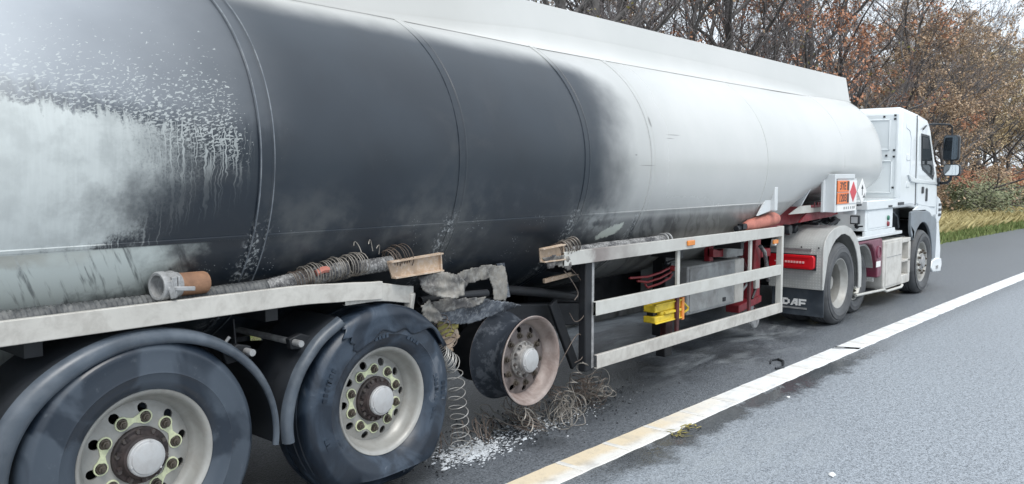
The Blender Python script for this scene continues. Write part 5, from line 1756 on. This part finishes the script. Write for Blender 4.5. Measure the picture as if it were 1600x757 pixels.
def loops(cx, cy, n, seed, r0=.08, r1=.17, spread=.2, h=.10):
    """one continuous springy wire wandering in rings"""
    rr = random.Random(seed)
    pts = []
    px, py, pz = cx, cy, .02
    ta, tb = rr.uniform(.7, 1.4), rr.uniform(0, 2 * PI)
    for k in range(n):
        r = rr.uniform(r0, r1)
        ta = min(1.5, max(.35, ta + rr.uniform(-.4, .4))); tb += rr.uniform(-.5, .5)
        nrm = Vector((math.sin(ta) * math.cos(tb), math.sin(ta) * math.sin(tb), math.cos(ta)))
        u = nrm.orthogonal().normalized(); v_ = nrm.cross(u)
        qx, qy = px + rr.gauss(0, .05) + .25 * (cx - px) + rr.gauss(0, spread * .4), py + rr.gauss(0, .04) + .25 * (cy - py) + rr.gauss(0, spread * .3)
        for j in range(14):
            t = j / 14
            a = 2 * PI * t
            c = Vector((px + (qx - px) * t, py + (qy - py) * t, pz))
            p = c + (u * math.cos(a) + v_ * math.sin(a)) * r * .58
            p.z = max(.006, p.z + h * abs(nrm.x) * .6)
            pts.append(p)
        px, py = qx, qy
        pz = rr.uniform(.01, h)
    return pts
TANG = [("bright tangle of wire rings on the road under the bare wheel", 4.55, 3.72, 9, 1, M["wire"]), ("rusty tangle of wire rings on the road beside the guard post", 4.95, 3.66, 12, 2, M["wireD"]),
        ("open loops of wire lying nearest the painted line", 4.62, 3.48, 7, 3, M["wire"]), ("sooty knot of wire over the white ash", 4.30, 3.62, 9, 4, M["wireD"]),
        ("wide springy wire loops behind the rusty tangle", 5.15, 3.80, 9, 5, M["wire"]), ("dark wire heap in the shadow of the bare wheel", 4.70, 3.90, 11, 6, M["wireD"]),
        ("fine wire curls at the far end of the debris", 5.40, 3.72, 6, 7, M["wire"]), ("matted wire at the foot of the hanging spiral", 3.85, 3.68, 8, 8, M["wireD"])]
for lb, x, y, n, sd, mm in TANG:
    coil("wire_tangle", loops(x, y, int(n * 1.3), sd, spread=.22, h=.12), .0026, mm, lb, "wire", "burnt tyre wire on the road")
coil("wire_tangle", loops(5.0, 3.68, 13, 15, .07, .17, .30, .16), .0026, M["wireD"], "densest heap of rusty wire between the bare wheel and the post", "wire", "burnt tyre wire on the road")
coil("wire_tangle", loops(4.72, 3.56, 10, 16, .06, .14, .26, .10), .0026, M["wire"], "pale wire curls in front of the bare wheel's lower edge", "wire", "burnt tyre wire on the road")
coil("wire_tangle", [(4.20 + .05 * k, 3.54, .22 - .012 * k * k + .0) for k in range(5)] + [(4.42, 3.5, .02)], .004, M["wire"], "bent stiff wires hooked under the bare rim", "wire", "burnt tyre wire on the road")
coil("wire_tangle", helix((4.14, 3.53, .24), (4.24, 3.52, .10), .07, 3, wob=.3, seed=40, sq=.5), .004, M["wire"], "three pale wire hoops hanging off the bare rim's bottom", "wire", "burnt tyre wire on the road")

def ash_heap():
    rr = random.Random(12)
    mb = MB()
    for k in range(1900):
        q = rr.random()
        if q < .52: x, y, s = rr.gauss(3.80, .13), rr.gauss(3.62, .075), 1.0
        elif q < .66: x, y, s = rr.gauss(4.22, .22), rr.gauss(3.70, .09), .8
        elif q < .80: x, y, s = rr.gauss(4.55, .22), rr.gauss(3.60, .05), .65
        elif q < .90: x, y, s = rr.gauss(4.95, .25), rr.gauss(3.68, .06), .6
        elif q < .97: x, y, s = rr.gauss(3.64, .05), rr.gauss(3.80, .16), .75
        else: x, y, s = rr.uniform(3.0, 6.0), rr.uniform(3.3, 3.9), .5
        r = rr.uniform(.0022, .0085) * s * (2.1 if rr.random() < .08 else 1)
        n = rr.choice((5, 6))
        a0 = rr.uniform(0, 6)
        el = rr.uniform(.6, 2.6)
        h = r * rr.uniform(.25, .9)
        z = rr.uniform(.0, .012) * s
        v = [(x + r * el * math.cos(a0 + 2 * PI * i / n) * rr.uniform(.6, 1.2), y + r * math.sin(a0 + 2 * PI * i / n) * rr.uniform(.6, 1.2), z) for i in range(n)]
        v += [(x + .55 * r * el * math.cos(a0 + .4 + 2 * PI * i / n), y + .55 * r * math.sin(a0 + .4 + 2 * PI * i / n), z + h * rr.uniform(.6, 1.2)) for i in range(n)]
        f = [(i, (i + 1) % n, n + (i + 1) % n, n + i) for i in range(n)] + [tuple(n + i for i in range(n))]
        mb.put(v, f)
    o = mb.obj("ash_debris", M["ash"], None, 0)
    tag(o, "white flaky ash scattered on the road under the burnt wheels", "ash", kind="stuff")
    # upright flakes clinging beside the tyre
    mb = MB()
    for k in range(60):
        x, z = 3.50 + rr.gauss(0, .03), rr.uniform(.06, .34)
        y = 3.66 + rr.gauss(0, .03)
        s = rr.uniform(.008, .02)
        mb.box((x - s * .5, y - s * .3, z - s * 1.2), (x + s * .5, y + s * .3, z + s), M=Matrix.Translation((0, 0, 0)))
    # fine dark crumbs
    mb = MB()
    for k in range(900):
        x, y = rr.gauss(4.5, .6), rr.gauss(3.75, .16)
        r = rr.uniform(.003, .012)
        a = rr.uniform(0, 6)
        v = [(x + r * math.cos(a + i * 2.1), y + r * math.sin(a + i * 2.1), .001) for i in range(3)] + [(x, y, r * 1.1)]
        mb.put(v, [(0, 1, 3), (1, 2, 3), (2, 0, 3)])
    o = mb.obj("soot_debris", M["dark"], None, 0)
    tag(o, "fine black crumbs of burnt rubber strewn under the bare wheel", "debris", kind="stuff")
ash_heap()

# odds and ends on the road
o = MB().tube([(7.28, 3.10, .010), (7.36, 3.06, .012), (7.46, 3.10, .014), (7.60, 3.16, .012), (7.66, 3.24, .012), (7.58, 3.27, .012), (7.44, 3.22, .012)], [.012, .014, .014, .013, .012, .010, .008], 6).obj("rubber_strip", M["black"])
tag(o, "twisted black rubber strip lying by the far edge of the white line", "rubber strip")
rr = random.Random(3)
def pebble(x, y, s, label):
    v, f = [], []
    me = bmesh.new()
    bmesh.ops.create_icosphere(me, subdivisions=2, radius=s)
    for q in me.verts:
        q.co *= 1 + .35 * nz(q.co.x / s * 1.3 + x, q.co.y / s * 1.3, q.co.z / s * 1.3)
        q.co.z *= .55
    md = bpy.data.meshes.new("stone_chip")
    me.to_mesh(md); me.free()
    md.materials.append(M["label"])
    o = bpy.data.objects.new("stone_chip", md)
    link(o, None, (x, y, s * .4))
    tag(o, label, "stone chip")
pebble(4.9, 1.72, .022, "white stone chip lying alone on the near lane")
pebble(6.42, 2.62, .014, "pale chip in the wet strip beside the white line")
o = MB()
for k in range(26):
    x, y = 5.05 + rr.gauss(0, .10), 2.83 + rr.gauss(0, .03)
    a, l = rr.uniform(0, 6.3), rr.uniform(.03, .09)
    p = Vector((x, y, .006)); d = Vector((math.cos(a), math.sin(a), 0)); s_ = d.cross(Vector((0, 0, 1))) * .006
    o.put([p - s_, p + s_, p + d * l * .6 + s_ + Vector((0, 0, .006)), p + d * l + Vector((0, 0, rr.uniform(.003, .008))), p + d * l * .6 - s_ + Vector((0, 0, .006))], [(0, 1, 2, 3, 4)])
o = o.obj("yellow_reflection", M["leafY"], None, 0)  # flat blades standing in for a yellow stain and puddle reflection
tag(o, "flat yellow wisps shaped as a stain and puddle reflection by the painted line", "reflection mark")
# ================================================================== vegetation
def place(x, lat):
    """world point on the verge, lat metres beyond the road edge"""
    return Vector((x, VERGE + bend(x) + lat, terrain_z(lat)))

def fast_mesh(name, V, F, mats, mi=None, smooth=False):
    """mesh from arrays of equal sized faces"""
    V = np.asarray(V, np.float32); F = np.asarray(F, np.int32)
    me = bpy.data.meshes.new(name)
    me.vertices.add(len(V)); me.vertices.foreach_set("co", V.ravel())
    k = F.shape[1]
    me.loops.add(F.size); me.loops.foreach_set("vertex_index", F.ravel())
    me.polygons.add(len(F)); me.polygons.foreach_set("loop_start", np.arange(0, F.size, k, dtype=np.int32))
    for mm in mats: me.materials.append(mm)
    if mi is not None: me.polygons.foreach_set("material_index", np.asarray(mi, np.int32))
    if smooth: me.polygons.foreach_set("use_smooth", np.ones(len(F), bool))
    me.update(calc_edges=True)
    return me

class Tubes:
    """many thin quad tubes, collected quickly"""
    def __init__(s): s.V, s.F, s.n = [], [], 0
    def add(s, pts, rad, k):
        m_ = len(pts)
        base = s.n
        for i in range(m_):
            p = pts[i]
            a, b = pts[max(i - 1, 0)], pts[min(i + 1, m_ - 1)]
            d = (b[0] - a[0], b[1] - a[1], b[2] - a[2])
            l = math.sqrt(d[0] ** 2 + d[1] ** 2 + d[2] ** 2) or 1
            d = (d[0] / l, d[1] / l, d[2] / l)
            if abs(d[2]) < .9: u = (d[1], -d[0], 0)
            else: u = (0, d[2], -d[1])
            l = math.sqrt(u[0] ** 2 + u[1] ** 2 + u[2] ** 2) or 1
            u = (u[0] / l, u[1] / l, u[2] / l)
            v = (d[1] * u[2] - d[2] * u[1], d[2] * u[0] - d[0] * u[2], d[0] * u[1] - d[1] * u[0])
            for j in range(k):
                t = 2 * PI * j / k
                c, q = math.cos(t) * rad[i], math.sin(t) * rad[i]
                s.V.append((p[0] + u[0] * c + v[0] * q, p[1] + u[1] * c + v[1] * q, p[2] + u[2] * c + v[2] * q))
        for i in range(m_ - 1):
            for j in range(k):
                j2 = (j + 1) % k
                s.F.append((base + i * k + j, base + i * k + j2, base + (i + 1) * k + j2, base + (i + 1) * k + j))
        s.n += m_ * k

def branch_path(p, d, L, n, up, rng, jit):
    pts = [p]
    for i in range(n):
        d = (d + Vector((rng.gauss(0, jit), rng.gauss(0, jit), rng.gauss(0, jit) + up))).normalized()
        p = p + d * (L / n)
        pts.append(p)
    return pts, d

def make_tree(seed, H, spread, limbs, leaves, leafm, twigm, first=.18, lean=(0, 0), tw=1.0, leaf_s=.05):
    rng = random.Random(seed)
    wood, twigs = Tubes(), Tubes()
    tips = []
    r0 = .012 * H + .03
    tp, _ = branch_path(Vector((0, 0, -.3)), Vector((lean[0], lean[1], 1)).normalized(), H * .86, 9, .04, rng, .07)
    tr = [r0 * (1 - .86 * i / 9) for i in range(10)]
    tr[0] *= 1.35
    wood.add(tp, tr, 8)
    def along(pts, t):
        q = t * (len(pts) - 1)
        i = min(int(q), len(pts) - 2)
        return pts[i].lerp(pts[i + 1], q - i), (pts[i + 1] - pts[i]).normalized()
    def kids(pts, L, r, level):
        if level == 1: cnt = rng.randint(5, 7)
        elif level == 2: cnt = rng.randint(5, 7)
        else: cnt = rng.randint(4, 6)
        for k in range(cnt):
            t = rng.uniform(.22, 1.0) if k else 1.0
            p, d = along(pts, t)
            o = Vector((rng.gauss(0, 1), rng.gauss(0, 1), rng.gauss(.15, .6)))
            o = (o - d * o.dot(d)).normalized()
            a = rng.uniform(.35, .9)
            dd = (d * math.cos(a) + o * math.sin(a)).normalized()
            l = L * rng.uniform(.38, .66) * (1.15 - .5 * t)
            rr = max(.0042, r * (1 - .75 * t) * .62)
            if level == 1:
                q, _ = branch_path(p, dd, l, 4, .05, rng, .14)
                wood.add(q, [rr * (1 - .7 * i / 4) for i in range(5)], 5)
                kids(q, l, rr, 2)
            elif level == 2:
                q, _ = branch_path(p, dd, l, 3, .06, rng, .16)
                twigs.add(q, [max(.0038, rr * (1 - .6 * i / 3)) for i in range(4)], 3)
                kids(q, l, rr, 3)
            else:
                q, _ = branch_path(p, dd, max(.25, l), 2, .05, rng, .18)
                twigs.add(q, [.0052 * tw, .0044 * tw, .0030 * tw], 3)
                tips.append((q[1], q[2]))
    for k in range(limbs):
        t = first + (1 - first) * (k / (limbs - 1)) ** .9
        p, d = along(tp, min(1, t))
        az = k * 2.4 + rng.uniform(-.5, .5)
        el = rng.uniform(.25, .75) + .5 * t
        dd = Vector((math.cos(az) * math.cos(el), math.sin(az) * math.cos(el), math.sin(el)))
        L = spread * rng.uniform(.75, 1.15) * (1.1 - .55 * t)
        r = r0 * (1 - .8 * t) * .55 + .008
        q, _ = branch_path(p, dd, L, 6, .05, rng, .12)
        wood.add(q, [r * (1 - .75 * i / 6) for i in range(7)], 6)
        kids(q, L, r, 1)
    trunk = fast_mesh("trunk", wood.V, wood.F, [M["bark"]], smooth=True)
    V, F, MI = list(twigs.V), list(twigs.F), [0] * len(twigs.F)
    if leaves:
        base = len(V)
        for k in range(leaves):
            a, b = tips[rng.randrange(len(tips))]
            # persistent leaves keep to patches of the crown
            if nz(a.x * .55 + seed, a.y * .55, a.z * .7) < rng.uniform(-.45, .12): continue
            c = a.lerp(b, rng.uniform(-.2, 1.3)) + Vector((rng.gauss(0, .05), rng.gauss(0, .05), rng.gauss(0, .05)))
            s = leaf_s * rng.uniform(.6, 1.35)
            u = Vector((rng.gauss(0, 1), rng.gauss(0, 1), rng.gauss(-.3, .8))).normalized()
            w_ = u.orthogonal().normalized()
            w_ = (w_ * math.cos(k) + u.cross(w_) * math.sin(k))
            n0 = len(V)
            V += [c - u * s, c + w_ * s * .55 + u * s * .1, c + u * s, c - w_ * s * .55]
            F.append((n0, n0 + 1, n0 + 2, n0 + 3)); MI.append(1)
    crown = fast_mesh("crown", V, F, [M[twigm], M[leafm]], MI)
    return trunk, crown

ORD = "first second third fourth fifth sixth seventh eighth ninth tenth eleventh twelfth thirteenth fourteenth fifteenth sixteenth seventeenth eighteenth nineteenth twentieth".split()
QUEUE = {}
def queue(o, phrase):
    QUEUE.setdefault(phrase, []).append(o)
def number_off():
    """tell look-alikes apart by their order across the view"""
    for ph, os_ in QUEUE.items():
        def u(o):
            d = Vector(o.location) - Vector((0, 0, CAM_H))
            return d.dot(rgt) / d.dot(fwd)
        os_.sort(key=u)
        for i, o in enumerate(os_):
            o["label"] = f"{ORD[min(i, 19)]} {ph}, counted from the left"
PROTO = [
    make_tree(1, 11.5, 4.6, 15, 0, "leafB", "twig", lean=(.10, -.10), tw=1.1),
    make_tree(2, 10.5, 4.4, 15, 900, "leafY", "twig", lean=(.05, -.05), tw=1.1),
    make_tree(3, 8.5, 4.0, 14, 12500, "leafR", "twig", first=.12, leaf_s=.048),
    make_tree(4, 9.0, 4.2, 15, 9500, "leafB", "twigP", first=.10, leaf_s=.046),
    make_tree(5, 7.0, 3.6, 14, 13500, "leafB", "twigP", first=.06, leaf_s=.048),
    make_tree(6, 6.5, 3.4, 14, 15000, "leafT", "twigP", first=.06, leaf_s=.050),
    make_tree(7, 9.5, 4.6, 16, 300, "leafB", "twig", lean=(.28, -.12), first=.16),
]
def shrub(seed, H, W, n, leaves, leafm, leaf_s=.045):
    rng = random.Random(seed)
    tw, tips = Tubes(), []
    for k in range(n):
        az = rng.uniform(0, 2 * PI)
        p = Vector((rng.gauss(0, W * .22), rng.gauss(0, W * .22), -.1))
        d = Vector((math.cos(az) * .55, math.sin(az) * .55, 1)).normalized()
        q, _ = branch_path(p, d, H * rng.uniform(.6, 1.1), 6, -.04, rng, .2)
        tw.add(q, [.012 * (1 - .7 * i / 6) for i in range(7)], 4)
        for j in range(9):
            t = rng.uniform(.2, 1)
            i = min(5, int(t * 6))
            a = q[i].lerp(q[i + 1], t * 6 - i)
            o = Vector((rng.gauss(0, 1), rng.gauss(0, 1), rng.gauss(.3, .5))).normalized()
            qq, _ = branch_path(a, o, rng.uniform(.2, .55) * H * .6, 3, -.03, rng, .25)
            tw.add(qq, [.006, .005, .0045, .003], 3)
            tips.append((qq[0], qq[3]))
    stems = fast_mesh("stems", tw.V, tw.F, [M["twig"]])
    V, F = [], []
    for k in range(leaves):
        a, b = tips[rng.randrange(len(tips))]
        c = a.lerp(b, rng.uniform(0, 1.2)) + Vector((rng.gauss(0, .07), rng.gauss(0, .07), rng.gauss(0, .07)))
        if c.z < .02: continue
        s = leaf_s * rng.uniform(.6, 1.4)
        u = Vector((rng.gauss(0, 1), rng.gauss(0, 1), rng.gauss(0, .6))).normalized()
        w_ = u.orthogonal().normalized()
        n0 = len(V)
        V += [c - u * s, c + w_ * s * .6, c + u * s, c - w_ * s * .6]
        F.append((n0, n0 + 1, n0 + 2, n0 + 3))
    lv = fast_mesh("leaves", V, F, [M[leafm]])
    return stems, lv
SHRUB = {
    "g": shrub(11, 1.3, 1.8, 26, 3600, "leafG"),
    "r": shrub(12, 1.5, 1.7, 24, 3000, "leafR"),
    "b": shrub(13, 1.6, 1.9, 28, 3000, "leafB"),
    "t": shrub(14, 1.7, 2.0, 28, 2600, "leafT"),
}
def put_tree(k, x, lat, sc, rz, label, name="tree", group=None, cat="tree"):
    p = place(x, lat)
    t = thing(name, p, label, cat, group)
    t.rotation_euler = (0, 0, rz)
    t.scale = (sc, sc, sc)
    for me, nm in zip(PROTO[k], ("trunk", "crown")):
        o = bpy.data.objects.new(nm, me); COL.objects.link(o); o.parent = t
    return t
def put_shrub(k, x, lat, sc, rz, label, name="shrub", group=None):
    p = place(x, lat)
    t = thing(name, p, label, "shrub", group)
    t.rotation_euler = (0, 0, rz)
    t.scale = (sc, sc, sc * .95)
    for me, nm in zip(SHRUB[k], ("stems", "leaves")):
        o = bpy.data.objects.new(nm, me); COL.objects.link(o); o.parent = t
    return t

# front row: each picked out by where it shows over the tanker or beside the cab
FRONT = [
    # proto, x, lat, scale, turn, label
    (1, 13.5, 5.2, .95, .3, "tree with a few yellowing leaves showing over the near end of the tank's top edge"),
    (0, 16.2, 5.0, 1.05, 2.1, "dark trunked bare tree beside the yellowing tree over the tank"),
    (6, 19.0, 5.6, 1.0, .2, "bare tree whose limbs slant up to the right behind the middle of the tank top"),
    (0, 22.0, 5.0, 1.0, 4.0, "bare tree with fine purple grey twigs left of the first rust leaved tree"),
    (2, 22.6, 3.6, .92, 1.2, "rust leaved tree standing left above the tank's sloping top edge"),
    (1, 25.0, 5.2, 1.05, 5.1, "tall dark forked bare tree between the two rust leaved trees"),
    (2, 27.5, 4.6, 1.0, 3.3, "rust leaved tree directly behind the front end of the tank"),
    (6, 30.5, 4.0, 1.0, .1, "leaning bare tree whose branches sweep right over the lorry cab"),
    (4, 31.5, 3.4, .85, 2.2, "brown leaved small tree right behind the cab roof"),
    (3, 35.5, 4.4, 1.05, .9, "tall thin brown leaved tree just right of the cab mirrors"),
    (4, 37.0, 3.8, 1.0, 4.4, "bushy tan leaved tree behind the upper mirror"),
    (6, 40.0, 4.6, .95, .35, "bare tree spreading black twigs against the white sky at right"),
    (5, 42.5, 4.4, 1.0, 3.0, "straw coloured leafy tree right of the mirrors above the brambles"),
    (4, 46.0, 4.6, 1.05, 5.5, "rounded tan tree left of the golden trees at the far right"),
    (5, 50.0, 4.6, 1.05, 1.7, "golden leaved tree near the right end of the row"),
    (6, 52.0, 6.0, .85, .4, "last bare tree before the open sky at the right edge"),
    (5, 56.0, 4.8, 1.0, 4.1, "farthest golden leaved tree at the right edge"),
    (5, 61.0, 5.4, .9, .8, "low straw coloured tree beyond the golden trees"),
]
for k, x, lat, sc, rz, lb in FRONT: put_tree(k, x, lat, sc, rz, lb)
rr = random.Random(77)
GB, GT = "bare trees in the wood behind", "brown leaved trees in the wood behind"
for i in range(30):
    x = 13 + i * 2.0 + rr.uniform(-.5, .5)
    lat = rr.uniform(8.0, 15.0)
    far = x > 44
    k = rr.choice((0, 1, 6, 0, 3)) if not far else rr.choice((4, 5, 3))
    sc = rr.uniform(.85, 1.05) * (.85 if far else 1.0)
    bare = k in (0, 1, 6)
    o = put_tree(k, x, lat, sc, rr.uniform(0, 6.3), None, "bare_tree" if bare else "leafy_tree", GB if bare else GT)
    queue(o, "bare grey tree deep in the wood" if bare else "brown leaved tree deep in the wood")
for i in range(9):
    o = put_tree(rr.choice((4, 5, 5)), 54 + i * 3.2 + rr.uniform(-.6, .6), rr.uniform(5.5, 11), rr.uniform(.8, .95), rr.uniform(0, 6.3), None, "leafy_tree", "tan trees at the far end of the wood")
    queue(o, "small tan tree at the far end of the wood")
# shrubs and brambles on the bank right of the cab
SH = [("g", 33.0, 3.0, 1.15), ("g", 35.0, 2.7, 1.1), ("g", 37.2, 3.1, 1.2), ("g", 39.6, 2.9, 1.1), ("b", 34.2, 4.3, 1.1), ("r", 36.4, 4.6, 1.0), ("r", 38.6, 4.5, 1.1), ("t", 41.2, 3.0, 1.1),
      ("b", 41.6, 4.4, 1.2), ("r", 43.4, 3.5, 1.25), ("r", 45.4, 3.0, 1.1), ("t", 47.0, 3.6, 1.2), ("r", 46.2, 4.6, 1.25), ("b", 49.2, 3.4, 1.2), ("t", 51.6, 3.6, 1.2), ("r", 54.0, 3.4, 1.2), ("b", 31.4, 3.2, 1.1), ("b", 29.6, 3.2, 1.0),
      ("b", 27.6, 3.0, 1.0), ("t", 25.6, 3.0, 1.0), ("g", 42.6, 2.4, .9), ("b", 56.8, 3.4, 1.2), ("t", 59.8, 3.4, 1.2)]
SL = {"g": ("green bramble bush on the bank beyond the cab", "green bramble bushes on the bank"), "r": ("russet bush on the bank among the brambles", "russet bushes on the bank"),
      "b": ("brown thorny bush at the foot of the trees", "brown bushes at the foot of the trees"), "t": ("straw coloured bush behind the dry grass", "straw coloured bushes on the bank")}
for k, x, lat, sc in SH:
    queue(put_shrub(k, x, lat, sc, rr.uniform(0, 6.3), None, "bramble_bush" if k == "g" else "shrub", SL[k][1]), SL[k][0])
number_off()
# leaning posts
for (x, lat, ln, lb) in ((40.5, 4.2, .12, "leaning dark fence post among the brambles nearer the cab"), (44.0, 5.2, .20, "taller leaning fence post near the russet bushes at right")):
    p = place(x, lat)
    o = MB().tube([(0, 0, -.2), (ln * .5, -ln * .3, .7), (ln, -ln * .6, 1.55)], [.055, .05, .045], 8).obj("fence_post", M["post"], None, 40)
    o.location = p
    tag(o, lb, "fence post")

# grass of the verge: green and short by the tarmac, tall and dry behind
def grass():
    rng = np.random.default_rng(5)
    def blades(n, x0, x1, l0, l1, h0, h1, wd, lean):
        x = x0 + (x1 - x0) * rng.random(n)
        l = l0 + (l1 - l0) * rng.random(n)
        b = np.where(x < 70, -.001 * x * x, -4.9 - .14 * (x - 70))
        y = VERGE + b + l
        z = np.array([terrain_z(q) for q in l]) - .03
        h = h0 + (h1 - h0) * rng.random(n)
        a = rng.random(n) * 6.283
        w_ = wd * (.6 + .8 * rng.random(n))
        dx, dy = np.cos(a) * w_, np.sin(a) * w_
        la = rng.random(n) * 6.283
        q = lean * rng.random(n) * h
        lx, ly = np.cos(la) * q, np.sin(la) * q
        P = np.stack([np.stack([x - dx, y - dy, z], 1), np.stack([x + dx, y + dy, z], 1), np.stack([x + dx * .7 + lx * .4, y + dy * .7 + ly * .4, z + h * .6], 1), np.stack([x + lx, y + ly, z + h], 1)], 1).reshape(-1, 3)
        F = np.arange(4 * n).reshape(n, 4)
        return P, F
    P, F = blades(30000, 19, 62, -.06, 1.3, .06, .26, .012, .6)
    P2, F2 = blades(7000, 4, 19, -.06, 2.5, .05, .22, .008, .6)
    o = bpy.data.objects.new("green_grass", fast_mesh("green_grass", np.concatenate([P, P2]), np.concatenate([F, F2 + len(P)]), [M["grassG"]]))
    COL.objects.link(o); tag(o, "short green grass along the road edge beyond the truck", "grass", kind="stuff")
    P, F = blades(42000, 19, 62, .5, 3.4, .14, .46, .011, 1.3)
    o = bpy.data.objects.new("dry_grass", fast_mesh("dry_grass", P, F, [M["grassY"]]))
    COL.objects.link(o); tag(o, "tall dry yellow grass between the green edge and the brambles", "grass", kind="stuff")
grass()
